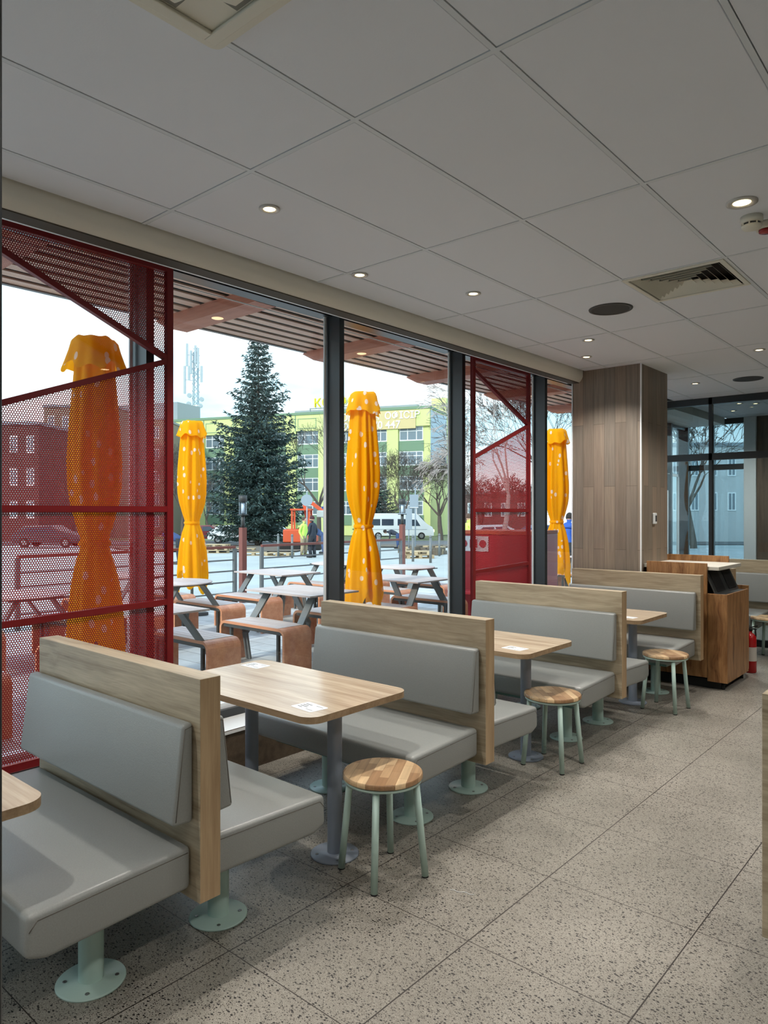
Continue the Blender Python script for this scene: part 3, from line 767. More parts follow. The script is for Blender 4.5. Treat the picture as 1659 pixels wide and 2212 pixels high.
# ------------------------------------------------------------------ picnic tables
def U_profile(x0, x1, zt, th, r, n=6):
    out = [(x0, 0.0)]
    for k in range(n + 1):
        a = math.pi - math.pi / 2 * k / n; out.append((x0 + r + r * math.cos(a), zt - r + r * math.sin(a)))
    for k in range(n + 1):
        a = math.pi / 2 - math.pi / 2 * k / n; out.append((x1 - r + r * math.cos(a), zt - r + r * math.sin(a)))
    out.append((x1, 0.0)); out.append((x1 - th, 0.0)); ri = r - th
    for k in range(n + 1):
        a = math.pi / 2 * k / n; out.append((x1 - r + ri * math.cos(a), zt - r + ri * math.sin(a)))
    for k in range(n + 1):
        a = math.pi / 2 + math.pi / 2 * k / n; out.append((x0 + r + ri * math.cos(a), zt - r + ri * math.sin(a)))
    out.append((x0 + th, 0.0))
    return out
def make_picnic(round_top):
    t = empty('picnic_table', (0, 0, 0), 'x', 'picnic table', 'outdoor picnic tables on the terrace')
    b = MB(); hx, hy = .53, .37
    if round_top:
        b.lathe([(.0001, .735), (.47, .735), (.478, .742), (.47, .752), (.0001, .752)], M_slab, n=48, cap=False)
    else:
        for k in range(7):
            y0 = -hy + k * (2 * hy / 7); b.box((-hx, y0 + .002, .735), (hx, y0 + 2 * hy / 7 - .002, .752), M_slab)
    b.box((-.44, -.28, .722), (.44, .28, .7349), M_gund)
    b.build('tabletop', t)
    for sx in (-1, 1):
        for sy in (-1, 1):
            MB().bar((sx * .36, sy * .17, .725), (sx * .40, sy * .47, .30), .10, .022, M_gunm, up=(0, 1, 0)).bar((sx * .40, sy * .47, .30), (sx * .40, sy * .42, .0), .08, .022, M_gunm, up=(0, 1, 0)).build('leg', t)
    for sy in (-1, 1):
        yc = sy * .53
        be = MB(); yw = .185
        pr = U_profile(-.53, .53, .45, .028, .085)
        be.prism(pr, 1, yc - yw, yc + yw, M_teak)
        s_ = be.build('bench_seat', t)
        sl = MB()
        for k in range(5): y0 = yc - yw + .004 + k * .0732; sl.box((-.43, y0, .4502), (.43, y0 + .069, .4540), M_slab)
        sl.build('slats', s_)
        MB().box((-.47, yc - yw + .01, .385), (.47, yc - yw + .035, .421), M_gund).box((-.47, yc + yw - .035, .385), (.47, yc + yw - .01, .421), M_gund).box((-.40, yc - .15, 0), (-.37, yc - .12, .385), M_gund).box((.37, yc - .15, 0), (.40, yc - .12, .385), M_gund).build('bench_frame', t)
    return t
pt = make_picnic(False); pt.location = (-5.93, 5.42, 0); pt['label'] = 'slatted picnic table straight behind the second booth bench, nearest the mullion'
for (x, y, lab) in [(-5.93, 3.46, 'slatted picnic table just right of the near red screen, nearest the glass'),
                    (-5.93, 1.42, 'picnic table seen through the mesh of the near red screen'),
                    (-6.0, 7.30, 'picnic table right of the parasol in the middle window'),
                    (-8.02, 6.85, 'picnic table in the second row below the spruce'),
                    (-7.95, 1.4, 'second-row picnic table seen through the near red screen at the left edge'),
                    (-7.2, 11.4, 'picnic table beside the parasol in the last window'),
                    (-6.0, 13.2, 'farthest picnic table, seen beyond the last parasol')]:
    inst(pt, (x, y, 0), lab)
pr_ = make_picnic(True); pr_.location = (-7.85, 5.02, 0); pr_['label'] = 'round-topped picnic table right of the near red screen, in the second row'
for (x, y, lab) in [(-8.62, 8.75, 'round-topped picnic table in front of the two standing workers'),
                    (-9.2, 5.2, 'round-topped picnic table beneath the second-row parasol by the railing'),
                    (-7.25, 8.85, 'round-topped picnic table in front of the parked white van'),
                    (-7.9, 3.2, 'round-topped picnic table behind the mesh of the near red screen')]:
    inst(pr_, (x, y, 0), lab)

# ------------------------------------------------------------------ folded parasols
def make_parasol(seed):
    rnd = random.Random(seed)
    t = empty('folded_parasol', (0, 0, 0), 'x', 'parasol', 'folded yellow parasols on the terrace')
    n = 96; rings = []
    prof = [(2.95, .15), (2.8, .155), (2.6, .17), (2.35, .19), (2.1, .205), (1.9, .20), (1.75, .18), (1.6, .145), (1.5, .115), (1.45, .108), (1.40, .118), (1.3, .15), (1.15, .18), (1.0, .20), (.85, .215), (.7, .225), (.58, .23), (.5, .225)]
    zs = []
    for (z0, r0), (z1, r1) in zip(prof, prof[1:]):
        for k in range(3): zs.append((z0 + (z1 - z0) * k / 3, r0 + (r1 - r0) * k / 3))
    zs.append(prof[-1])
    ph = [rnd.uniform(0, 6.28) for _ in range(6)]
    vs = []; fs = []
    for (z, r) in zs:
        for i in range(n):
            a = 2 * math.pi * i / n
            f = .45 + .55 * min(1, abs(z - 1.45) / .35)
            w_ = math.sin(8 * a + ph[0] + .5 * math.sin(z * 2.2 + ph[1])) * .11 + math.sin(13 * a + ph[2] + z * .8) * .06 + math.sin(3 * a + ph[3] + z) * .07
            w_ -= .16 * max(0, math.cos(4 * a + ph[4] + .25 * z)) ** 6
            rr = r * (1 + w_ * f)
            zz = z
            if z < .75: zz = z + (.75 - z) * .75 * (math.sin(3 * a + ph[4]) * .7 + math.sin(5 * a + ph[5]) * .5)
            vs.append((rr * math.cos(a), rr * math.sin(a) * .9, zz))
    m_ = len(zs)
    for j in range(m_ - 1):
        for i in range(n): fs.append((j * n + i, j * n + (i + 1) % n, (j + 1) * n + (i + 1) % n, (j + 1) * n + i))
    mesh_obj('canopy', vs, fs, [M_cloth], t, smooth=True)
    # vent cap with a flared scalloped skirt
    vs = []; fs = []; n = 64
    cap = [(3.06, .02), (3.055, .14), (3.03, .165), (2.97, .178), (2.90, .198), (2.84, .216)]
    for j, (z, r) in enumerate(cap):
        for i in range(n):
            a = 2 * math.pi * i / n; q = j / (len(cap) - 1)
            rr = r * (1 + .10 * q * math.sin(4 * a + ph[1]) + .06 * q * math.sin(9 * a + ph[2]))
            zz = z - .05 * q * abs(math.sin(2 * a + ph[3])) + .02 * q * math.sin(7 * a)
            vs.append((rr * math.cos(a), rr * math.sin(a), zz))
    for j in range(len(cap) - 1):
        for i in range(n): fs.append((j * n + i, j * n + (i + 1) % n, (j + 1) * n + (i + 1) % n, (j + 1) * n + i))
    mesh_obj('vent_cap', vs, fs, [M_cloth], t, smooth=True)
    MB().lathe([(.118, 1.43), (.124, 1.45), (.118, 1.47)], M_cloth, n=36, cap=False).build('tie_strap', t)
    MB().cyl((0, 0, .02), (0, 0, 3.0), .024, M_gunm, 14).build('pole', t)
    MB().box((-.2, -.2, 0), (.2, .2, .05), M_gund, .01).build('base', t)
    return t
for sd_i, (x, y, lab) in enumerate([(-5.14, 2.62, 'folded yellow parasol behind the near red screen'), (-9.70, 6.54, 'folded yellow parasol between the near screen and the spruce, smaller'),
                                   (-5.83, 6.33, 'folded yellow parasol in the middle window right of the mullion'), (-5.88, 11.32, 'folded yellow parasol in the last window left of the pillar')]):
    o = make_parasol(11 + sd_i * 7); o.location = (x, y, 0); o['label'] = lab; o.rotation_euler = (0, 0, sd_i * 1.3)
    if sd_i == 0: o.scale = (.955,) * 3

# ------------------------------------------------------------------ railing and lamp posts
M_rail = mat('reddish brown rail', (128, 72, 62), .45)
def railing(y0, y1, label):
    t = empty('railing', (-10.2, y0, 0), label, 'railing', 'terrace railings'); L_ = y1 - y0
    MB().box((-.03, 0, .985), (.03, L_, 1.03), M_rail).build('handrail', t)
    for k in range(4): MB().box((-.012, 0, .20 + k * .19), (.012, L_, .225 + k * .19), M_gunm).build('cross_bar', t)
    n = max(1, round(L_ / 1.9))
    for k in range(n + 1):
        y = L_ * k / n; MB().box((-.025, y - .03, 0), (.025, y + .03, .985), M_gunm).build('post', t)
railing(4.1, 7.75, 'terrace railing section left of the lamp post, behind the yellow parasol')
railing(8.35, 12.3, 'terrace railing section right of the near lamp post')
railing(-3.0, 3.8, 'terrace railing section seen through the near red screen')
M_lampglass = glass_mat('lamp glass', (.9, .95, 1, 1))
def make_lamp_post():
    t = empty('lamp_post', (0, 0, 0), 'x', 'lamp post', 'terrace lamp posts')
    MB().box((-.05, -.05, 0), (.05, .05, 1.34), M_rail).build('post', t)
    MB().cyl((0, 0, 1.34), (0, 0, 1.56), .035, M_gund, 12).box((-.07, -.07, 1.56), (.07, .07, 1.58), M_gund).build('neck', t)
    MB().cyl((0, 0, 1.58), (0, 0, 1.80), .07, M_lampglass, 20).cyl((0, 0, 1.59), (0, 0, 1.79), .028, mat('lamp tube', (230, 240, 246), .3), 12).build('lantern_glass', t)
    MB().cyl((0, 0, 1.80), (0, 0, 1.92), .075, M_gund, 20).build('cap', t)
    return t
lp = make_lamp_post(); lp.location = (-10.36, 8.05, 0); lp['label'] = 'lamp post with glass lantern in front of the spruce'
inst(lp, (-10.36, 12.55, 0), 'lamp post with glass lantern in front of the white van')

# ------------------------------------------------------------------ far buildings
M_lime = mat('lime green render', (206, 214, 146), .9, var=.03, vscale=.3)
M_dgreen = mat('dark green spandrel', (118, 146, 120), .9)
M_win = mat('far window pane', (112, 128, 138), .15, spec=.7)
M_winw = mat('white window frame', (232, 236, 238), .6)
M_gst = mat('grey metal roofing', (136, 146, 154), .5)
P0 = far(928, 94); P1 = far(400, 107.6)
fd = (P1 - P0).normalized(); ang = math.atan2(fd.y, fd.x); GZ = gz(P0)
bt = empty('office_building', (P0.x, P0.y, GZ), 'long lime green office block with dark green panels, behind the spruce', 'building', rz=ang)
# local: x along the facade away from the corner, y = outward (towards us) if negative/positive
test = Matrix.Rotation(ang, 3, 'Z') @ Vector((0, 1, 0)); OUT = 1 if test.dot(-FW) > 0 else -1
LEN, TOP, DEP = 64.0, 15.6 - GZ, 13.0
b = MB()
base_h = TOP - 13.9
b.box((0, -OUT * 0.35, 0), (LEN, -OUT * DEP, TOP - .1), M_lime)
b.box((0, 0, TOP - 2.6), (LEN, -OUT * .36, TOP - .35), M_lime)
b.box((-.1, OUT * .1, TOP - .35), (LEN, -OUT * .6, TOP), M_dgreen)
b.box((-.1, -OUT * .6, TOP - .35), (.35, -OUT * DEP, TOP), M_dgreen)
wl = b.build('wall', bt)
bay = 5.1
nb = int(LEN / bay)
frm = MB()
for k in range(nb):
    x0 = .9 + k * bay
    MB().box((x0 + 3.5, 0, 0), (x0 + bay, -OUT * .5, TOP - 2.6), M_lime).build('pilaster', bt)
    q = MB()
    if k > 0:
        for (xa, za, xb, zb) in ((x0 + .3, TOP - 2.3, x0 + 3.2, TOP - 2.22), (x0 + .3, TOP - .95, x0 + 3.2, TOP - .87), (x0 + .3, TOP - 2.3, x0 + .38, TOP - .87), (x0 + 3.12, TOP - 2.3, x0 + 3.2, TOP - .87)):
            q.box((xa, OUT * .03, za), (xb, -OUT * .01, zb), M_dgreen)
        q.box((x0 + 3.5, OUT * .04, TOP - 2.6), (x0 + 3.62, 0, TOP), M_dgreen)
        q.build('parapet_panel', bt)
    for f_ in range(4):
        zt = TOP - 2.6 - f_ * 3.3
        if zt - 3.3 < -.5: continue
        sp_o = MB().box((x0, -OUT * .28, zt - 3.3), (x0 + 3.5, -OUT * .36, zt - 1.9), M_dgreen).build('spandrel', bt)
        q = MB()
        q.box((x0 + .1, -OUT * .30, zt - 1.9), (x0 + 3.4, -OUT * .37, zt), M_winw)
        for (xa, xb) in ((.2, .95), (1.07, 2.2), (2.32, 3.3)):
            q.box((x0 + xa, -OUT * .29, zt - 1.75), (x0 + xb, -OUT * .30, zt - .65), M_win); q.box((x0 + xa, -OUT * .29, zt - .55), (x0 + xb, -OUT * .30, zt - .1), M_win)
        q.build('window', bt)
MB().box((3, -OUT * 4, TOP), (22, -OUT * 10, TOP + .9), M_gst).build('roof_shed', bt)
MB().box((42, -OUT * 3, TOP), (54, -OUT * 9, TOP + 3.2), M_gst).build('roof_shed', bt)
MB().box((.3, -OUT * 9, TOP), (2.5, -OUT * 11, TOP + 2.4), M_lime).build('stair_head', bt)
MB().box((55, -OUT * 1, TOP), (64, -OUT * 9, TOP + 3.6), M_lime).build('raised_block', bt)
MB().box((-.06, -OUT * .4, TOP - 7.5), (-.01, -OUT * 8, TOP - .5), mat('pale blue wall patch', (176, 196, 206), .9)).build('blue_patch', bt)
# banner and roof letters
def text(name, s, size, m, parent, loc, rot, ext=.02, align='LEFT', sx=1.0):
    c = bpy.data.curves.new(name, 'FONT'); c.body = s; c.size = size; c.extrude = ext; c.align_x = align; c.offset = .008 * size
    c.materials.append(m); o = bpy.data.objects.new(name, c); COL.objects.link(o)
    bpy.context.view_layer.update()
    me = bpy.data.meshes.new_from_object(o.evaluated_get(bpy.context.evaluated_depsgraph_get()))
    bpy.data.objects.remove(o); o = bpy.data.objects.new(name, me); COL.objects.link(o)
    o.parent = parent; o.location = loc; o.rotation_euler = rot; o.scale = (sx, 1, 1)
    return o
bn = empty('banner', (P0.x, P0.y, GZ), 'tan banner with white lettering on the right end of the green block', 'banner', rz=ang)
MB().box((1.9, OUT * .12, TOP - 2.9), (13, OUT * .05, TOP - .45), mat('tan banner cloth', (206, 190, 140), .8)).build('panel', bn)
# the facade is read from outside: local +x runs to the left of a viewer, so letters are turned round
trot = (R(90), 0, R(180)) if OUT > 0 else (R(90), 0, 0)
M_wl = mat('white lettering', (240, 244, 246), .7)
text('lettering', 'ОРЕНДА  ОФІСІВ', 1.32, M_wl, bn, (12.6, OUT * .16, TOP - 1.55), trot, .02)
text('lettering', '068 45 70 447', 1.42, M_wl, bn, (12.3, OUT * .16, TOP - 2.78), trot, .02)
rs = empty('roof_sign', (P0.x, P0.y, GZ), 'yellow letters standing on the roof edge of the green block', 'sign', rz=ang)
for k, ch in enumerate('КОМФОРТ'):
    text('letter', ch, 1.7, mat('yellow sign letter', (214, 206, 20), .6), rs, (16.7 - 1.32 * (k), -OUT * .8, TOP + .75), trot, .15, 'CENTER')
MB().box((7.5, -OUT * .9, TOP + .55), (18.0, -OUT * 1.1, TOP + .68), M_gst).box((7.5, -OUT * .9, TOP), (7.6, -OUT * 1.1, TOP + .6), M_gst).box((17.9, -OUT * .9, TOP), (18.0, -OUT * 1.1, TOP + .6), M_gst).build('support', rs)

# grey-brown blocks behind the near screen
def block(px0, px1, d, h, m, label, winm, nf, nw, name='apartment_building'):
    p = far(px0, d); q = far(px1, d); z0 = gz(p); v = q - p
    o = empty(name, (p.x, p.y, z0), label, 'building', rz=math.atan2(v.y, v.x)); L_ = v.length
    MB().box((0, 0, 0), (L_, 9, h), m).box((-.1, -.15, h - .3), (L_ + .1, 9, h), M_gst).build('wall', o)
    for i in range(nw):
        for f_ in range(nf):
            x0 = L_ * (i + .28) / nw; zz = h - 2.9 - f_ * 3.0
            if zz < .4: continue
            MB().box((x0, -.06, zz), (x0 + L_ / nw * .45, .02, zz + 1.6), winm).box((x0 + .1, -.07, zz + .1), (x0 + L_ / nw * .2, -.05, zz + 1.5), M_win).box((x0 + L_ / nw * .25, -.07, zz + .1), (x0 + L_ / nw * .45 - .1, -.05, zz + 1.5), M_win).build('window', o)
    return o
M_brown = mat('grey brown render', (142, 132, 118), .9, var=.04, vscale=.3)
M_brick = mat('dark red brick', (100, 80, 78), .9, var=.06, vscale=.5)
block(95, 250, 84, 15.6, M_brown, 'taller grey brown apartment block behind the near red screen', M_winw, 5, 5)
block(262, 352, 97, 16.1, M_brown, 'grey brown apartment block between the near parasol and the screen edge', M_winw, 5, 3)
block(-170, 84, 66, 11.0, M_brick, 'dark red brick block at the left edge behind the near red screen', M_winw, 3, 7)
block(1000, 1180, 84, 5.4, M_brick, 'low red brick hall behind the far red screen', M_winw, 1, 5, 'warehouse')
block(1400, 1640, 62, 8.6, mat('pale shed wall', (186, 190, 192), .8), 'pale hall seen through the glass partition', M_winw, 2, 6, 'warehouse')

# antenna mast
am = far(423, 130); t = empty('antenna_mast', (am.x, am.y, 16.6), 'tall lattice antenna mast with panel antennas on the skyline', 'antenna mast', rz=YAW)
t.scale = (1.16, 1.16, 1.16); b = MB(); s_ = .55; HT = 14.6; M_ant = mat('antenna grey', (150, 166, 176), .5)
for a in (-1, 1):
    for c_ in (-1, 1): b.bar((a * s_, c_ * s_, -16), (a * s_ * .5, c_ * s_ * .5, HT - 2.5), .10, .10, M_ant)
for k in range(12):
    z0 = -1 + k * 1.15
    for c_ in (-1, 1): b.bar((-s_ * .85, c_ * s_ * .85, z0), (s_ * .8, c_ * s_ * .8, z0 + 1.15), .06, .06, M_ant).bar((s_ * .85, c_ * s_ * .85, z0), (-s_ * .8, c_ * s_ * .8, z0 + 1.15), .06, .06, M_ant)
b.build('lattice', t)
for (x, z0, z1) in ((-1.2, 9.8, 13.3), (-1.55, 5.5, 9.8), (-.6, 8.6, 12.2), (.5, 9.4, 12.6), (1.05, 7.3, 9.8), (-.9, 7.6, 9.8), (.1, 10.2, 13.0)):
    MB().box((x - .16, -.75, z0), (x + .16, -.5, z1), mat('antenna panel', (156, 170, 178), .5)).bar((x, -.6, (z0 + z1) / 2), (0, 0, (z0 + z1) / 2), .06, .06, M_ant).build('panel_antenna', t)
for (x, z) in ((-.8, 5.2), (1.1, 4.6), (.9, 3.6), (-.9, 3.9), (.9, .9)):
    MB().cyl((x, -.6, z), (x, -.9, z), .35, M_ant, 14).build('dish_antenna', t)

# ------------------------------------------------------------------ trees
def tubes(segs, m, name, parent=None, sides=4):
    vs = []; fs = []
    for (p, q, r0, r1) in segs:
        d = (q - p)
        if d.length < 1e-5: continue
        d.normalize(); a = d.orthogonal().normalized(); c_ = d.cross(a); i0 = len(vs); n = 6 if r0 > .08 else (4 if r0 > .03 else 3)
        for (o, r) in ((p, r0), (q, r1)):
            for k in range(n):
                an = 2 * math.pi * k / n; v = o + a * (r * math.cos(an)) + c_ * (r * math.sin(an)); vs.append(tuple(v))
        for k in range(n): fs.append((i0 + k, i0 + (k + 1) % n, i0 + n + (k + 1) % n, i0 + n + k))
    return mesh_obj(name, vs, fs, [m], parent, smooth=True)
def bare_tree(loc, h, label, m, seed, spread=.5, depth=6, droop=0.0, trunk=.35, r0=None, lean=0, split=3, name='bare_tree'):
    rnd = random.Random(seed); big_ = []; small = []
    r0 = r0 or h * .022
    def grow(p, d, L_, r, lv):
        n = 3 if lv < 3 else 2
        if lv >= depth - 1: n = 1
        for k in range(n):
            d = (d + Vector((rnd.uniform(-1, 1), rnd.uniform(-1, 1), rnd.uniform(-.5, .7) - droop * (lv > 2) * .8)) * .14).normalized()
            q = p + d * (L_ / n); r1 = r * .86
            (big_ if r > .03 else small).append((p, q, r, r1)); p, r = q, r1
        if lv >= depth: return
        m_ = split if lv < 2 else rnd.choice((2, 3))
        for k in range(m_):
            ax = d.orthogonal().normalized(); ax.rotate(Matrix.Rotation(rnd.uniform(0, 6.28), 3, d))
            nd = (d * rnd.uniform(.75, 1.1) + ax * rnd.uniform(.5, 1.0) * spread * 1.5 + Vector((0, 0, .12 - droop * lv * .16))).normalized()
            grow(p, nd, L_ * rnd.uniform(.66, .86), max(.013, r * rnd.uniform(.55, .72)), lv + 1)
    grow(Vector((0, 0, 0)), Vector((lean, 0, 1)).normalized(), h * trunk, r0, 0)
    t = empty(name, loc, label, 'tree', 'bare trees beyond the terrace')
    if big_: tubes(big_, m, 'trunk', t)
    if small: tubes(small, m, 'twigs', t)
    return t
M_bark = mat('grey brown bark', (92, 82, 74), .9, var=.15, vscale=3)
M_birch = mat('birch bark', (176, 164, 156), .8, var=.2, vscale=5)
def at(px, d, dz=0):
    p = far(px, d); p.z = gz(p) + dz; return p
bare_tree(at(872, 80), 17.0, 'wide bushy bare tree behind the white van, left of the two', M_bark, 3, .62, 7, trunk=.15, r0=.26, split=5)
bare_tree(at(952, 68), 15.5, 'bushy bare tree beside the mullion at the right of the white van', M_bark, 21, .56, 7, trunk=.15, r0=.28, split=5)
bare_tree(at(688, 64), 11.5, 'small bare tree behind the two standing workers', M_bark, 8, .5, 6, trunk=.28, split=4)
bare_tree(at(395, 64), 10, 'bare tree beside the near screen edge, before the green block', M_bark, 14, .5, 7, trunk=.25, split=4)
bare_tree(at(455, 70), 8, 'low bare tree left of the spruce', M_bark, 31, .6, 5, trunk=.25, split=4)
bare_tree(at(1085, 34), 14.5, 'pale birch with drooping twigs behind the far red screen', M_birch, 5, .36, 7, droop=.35, trunk=.20, r0=.15, split=3, name='birch_tree')
bare_tree(at(1030, 50), 8.5, 'smaller birch with drooping twigs just right of the second wide window', M_birch, 9, .30, 7, droop=.5, trunk=.26, r0=.15, name='birch_tree')
bare_tree(at(1195, 40), 11, 'bare tree behind the parasol in the last window', M_bark, 17, .5, 7, trunk=.26, split=4)
bare_tree(at(1500, 32), 8.5, 'bare tree seen through the glass partition', M_bark, 18, .5, 7, trunk=.26, split=4)
bare_tree(at(1040, 62), 9.5, 'low bushy bare tree behind the far red screen, left one', M_bark, 51, .6, 7, trunk=.16, split=4)
bare_tree(at(1105, 58), 9.0, 'low bushy bare tree behind the far red screen, right one', M_bark, 57, .6, 7, trunk=.16, split=4)
bare_tree(at(575, 66), 8.0, 'bare shrubby tree behind the foot of the spruce', M_bark, 61, .6, 6, trunk=.16, split=4)
bare_tree(at(170, 58), 9, 'bare tree seen through the mesh of the near red screen', M_bark, 41, .5, 5, trunk=.3, split=4)

def spruce(loc, h, rad, label, seed, name='spruce_tree'):
    rnd = random.Random(seed); t = empty(name, loc, label, 'tree')
    tubes([(Vector((0, 0, k * h / 12)), Vector((0, 0, (k + 1) * h / 12)), .26 * (1 - k / 12.5), .26 * (1 - (k + 1) / 12.5)) for k in range(12)], M_bark, 'trunk', t)
    vs = []; fs = []; mi = []; br = []
    z = h * .05
    while z < h * .99:
        q = z / h
        R_ = rad * min((1 - q) * 1.55, .95) * (1.0 if q > .12 else .8 + q * 1.6) * (1 + .12 * math.sin(z * 2.6))
        nb_ = max(4, int(12 - q * 6))
        off = rnd.uniform(0, 6.28)
        for k in range(nb_):
            a = off + 2 * math.pi * k / nb_ + rnd.uniform(-.3, .3); L_ = R_ * rnd.uniform(.62, 1.12) + .12
            d = Vector((math.cos(a), math.sin(a), 0)); prev = Vector((0, 0, z)); side = Vector((-d.y, d.x, 0))
            ns = max(3, int(L_ / .32))
            for s_ in range(1, ns + 1):
                u = s_ / ns; p = Vector((0, 0, z)) + d * (L_ * u) + Vector((0, 0, (-.30 * u + .26 * u * u * 1.25) * L_ * (1.0 - .3 * q) + .25 * u * q * L_))
                br.append((prev, p, .03 * (1.2 - u), .03 * (1.1 - u)))
                wd = .34 * L_ * (1 - u * .8) + .10
                nn = int(8 + 9 * (1 - u) * min(1.6, L_))
                for c_ in range(nn):
                    o = p + side * rnd.uniform(-wd, wd) + d * rnd.uniform(-.18, .18) + Vector((0, 0, rnd.uniform(-.16, .06)))
                    e_ = (side * rnd.uniform(-.8, .8) + d * rnd.uniform(.2, 1) + Vector((0, 0, rnd.uniform(-.7, .35)))).normalized() * rnd.uniform(.18, .38)
                    w2 = e_.cross(Vector((rnd.uniform(-1, 1), rnd.uniform(-1, 1), rnd.uniform(-1, 1)))).normalized() * rnd.uniform(.035, .07)
                    w3 = e_.cross(w2).normalized() * .05
                    i0 = len(vs); vs += [tuple(o - w2), tuple(o + w2), tuple(o + e_), tuple(o + w3)]
                    fs += [(i0, i0 + 1, i0 + 2), (i0, i0 + 3, i0 + 2)]; m_ = rnd.choice((0, 0, 1)); mi += [m_, m_]
                prev = p
        z += .34 + .10 * q
    tubes(br, M_bark, 'branches', t)
    mesh_obj('foliage', vs, fs, [mat('spruce needles', (42, 62, 56), .8), mat('blue spruce needles', (74, 98, 96), .8)], t, mi)
    return t
spruce(at(558, 50), 15.2, 3.3, 'tall dark spruce in front of the green office block', 4)
spruce(at(812, 91), 8.6, 3.0, 'small dark conifer beside the parasol in the middle window', 6, 'conifer_tree')

# ------------------------------------------------------------------ vehicles
M_vanw = mat('van white paint', (226, 232, 236), .3)
M_vang = mat('vehicle glass', (48, 62, 78), .1, spec=.8)
M_tyre = mat('tyre rubber', (30, 30, 30), .8)
def wheels(t, xs_, hw, r):
    for x in xs_:
        for s_ in (-1, 1):
            w_ = MB().cyl((x, s_ * (hw - .2), r), (x, s_ * hw, r), r, M_tyre, 20).build('wheel', t)
            MB().cyl((x, s_ * (hw - .02), r), (x, s_ * (hw + .012), r), r * .58, M_steel, 14).build('hubcap', w_)
# outline in x (length) z; faces +x
def vehicle(name, cat, loc, rz, label, prof, hw, m, wins, wh, r, extra=None):
    t = empty(name, loc, label, cat, rz=rz)
    b = MB().prism(prof, 1, -hw, hw, m); b._bev(list(b.bm.faces), .05, 3); smooth_by_angle(b.build('body', t), 35)
    for (x0, z0, x1, z1, x2, z2, x3, z3) in wins:
        for s_ in (-1, 1):
            MB().prism([(x0, z0), (x1, z1), (x2, z2), (x3, z3)], 1, s_ * (hw - .01), s_ * (hw + .012), M_vang).build('window', t)
    wheels(t, wh, hw + .005, r)
    if extra: extra(t)
    return t
p_ = at(866, 73); vdir = math.atan2(RT.y, RT.x)
vp = [(-3.6, .35), (-3.65, 1.2), (-3.6, 2.45), (-3.4, 2.62), (1.3, 2.62), (1.75, 2.45), (2.55, 1.55), (3.15, 1.25), (3.3, .9), (3.3, .35)]
def vex(t):
    MB().prism([(1.90, 2.3), (2.50, 1.62), (2.56, 1.60), (1.95, 2.36)], 1, -.82, .82, M_vang).build('windscreen', t)
    MB().box((3.22, -.85, .75), (3.34, -.5, .98), M_lampglow).box((3.22, .5, .75), (3.34, .85, .98), M_lampglow).build('headlight', t)
    MB().box((-3.5, -.985, .98), (2.6, -.972, 1.02), M_gst).build('side_rub_strip', t)
vw = [(-3.3, 1.4, -2.1, 1.4, -2.1, 2.05, -3.3, 2.05), (-1.95, 1.4, -.75, 1.4, -.75, 2.05, -1.95, 2.05), (-.35, 1.4, .55, 1.4, .55, 2.05, -.35, 2.05), (.85, 1.35, 1.95, 1.35, 1.55, 2.0, .85, 2.0)]
vehicle('white_van', 'van', (p_.x, p_.y, p_.z + .05), vdir, 'white passenger van parked by the road in the middle window', vp, .97, M_vanw, vw, (-2.3, 2.05), .36, vex)
cp = [(-2.1, .3), (-2.15, .8), (-1.9, .95), (-1.3, 1.38), (.3, 1.42), (1.05, .98), (1.95, .82), (2.1, .5), (2.05, .3)]
cw = [(-1.45, .95, -.45, .95, -.45, 1.3, -1.1, 1.3), (-.35, .95, .75, .95, .28, 1.32, -.35, 1.32)]
for (px, d, m, lab) in [(452, 60, mat('wine red car paint', (110, 34, 44), .3), 'dark red car parked left of the spruce'),
                        (512, 56, M_vanw, 'white and green car parked in front of the spruce'),
                        (594, 58, mat('silver car paint', (196, 206, 212), .3), 'silver car half hidden behind the spruce trunk'),
                        (1185, 48, mat('dark blue car paint', (48, 62, 96), .3), 'dark blue car behind the parasol in the last window'),
                        (1075, 42, M_vanw, 'white car seen through the mesh of the far red screen'),
                        (110, 46, mat('dark grey car paint', (70, 72, 78), .3), 'dark grey car seen through the near red screen')]:
    q = at(px, d); vehicle('parked_car', 'car', (q.x, q.y, q.z + .04), vdir + (0.12 if px % 2 else 0), lab, cp, .86, m, cw, (-1.3, 1.3), .31)
# excavator
M_exo = mat('excavator orange', (204, 84, 44), .5)
q = at(652, 42); t = empty('excavator', (q.x, q.y, q.z), 'small orange excavator between the spruce and the workers', 'excavator', rz=vdir)
MB().box((-1.0, -.8, .45), (.9, .8, 1.2), M_exo, .06).build('body', t)
MB().box((-1.2, -.9, 0), (1.2, -.55, .45), M_tyre, .1).build('track', t); MB().box((-1.2, .55, 0), (1.2, .9, .45), M_tyre, .1).build('track', t)
b = MB()
for x in (-.5, .5):
    for y in (-.6, .6): b.box((x - .05, y - .05, 1.2), (x + .05, y + .05, 2.3), M_exo)
b.box((-.6, -.7, 2.3), (.6, .7, 2.4), M_exo); b.build('cab', t)
MB().bar((.5, 0, 1.0), (.1, 0, 3.1), .25, .25, M_exo).bar((.1, 0, 3.1), (1.3, 0, 2.2), .2, .2, M_exo).build('arm', t)
MB().box((.9, -.35, 1.9), (1.7, .35, 2.3), M_conc, .05).build('bucket', t)

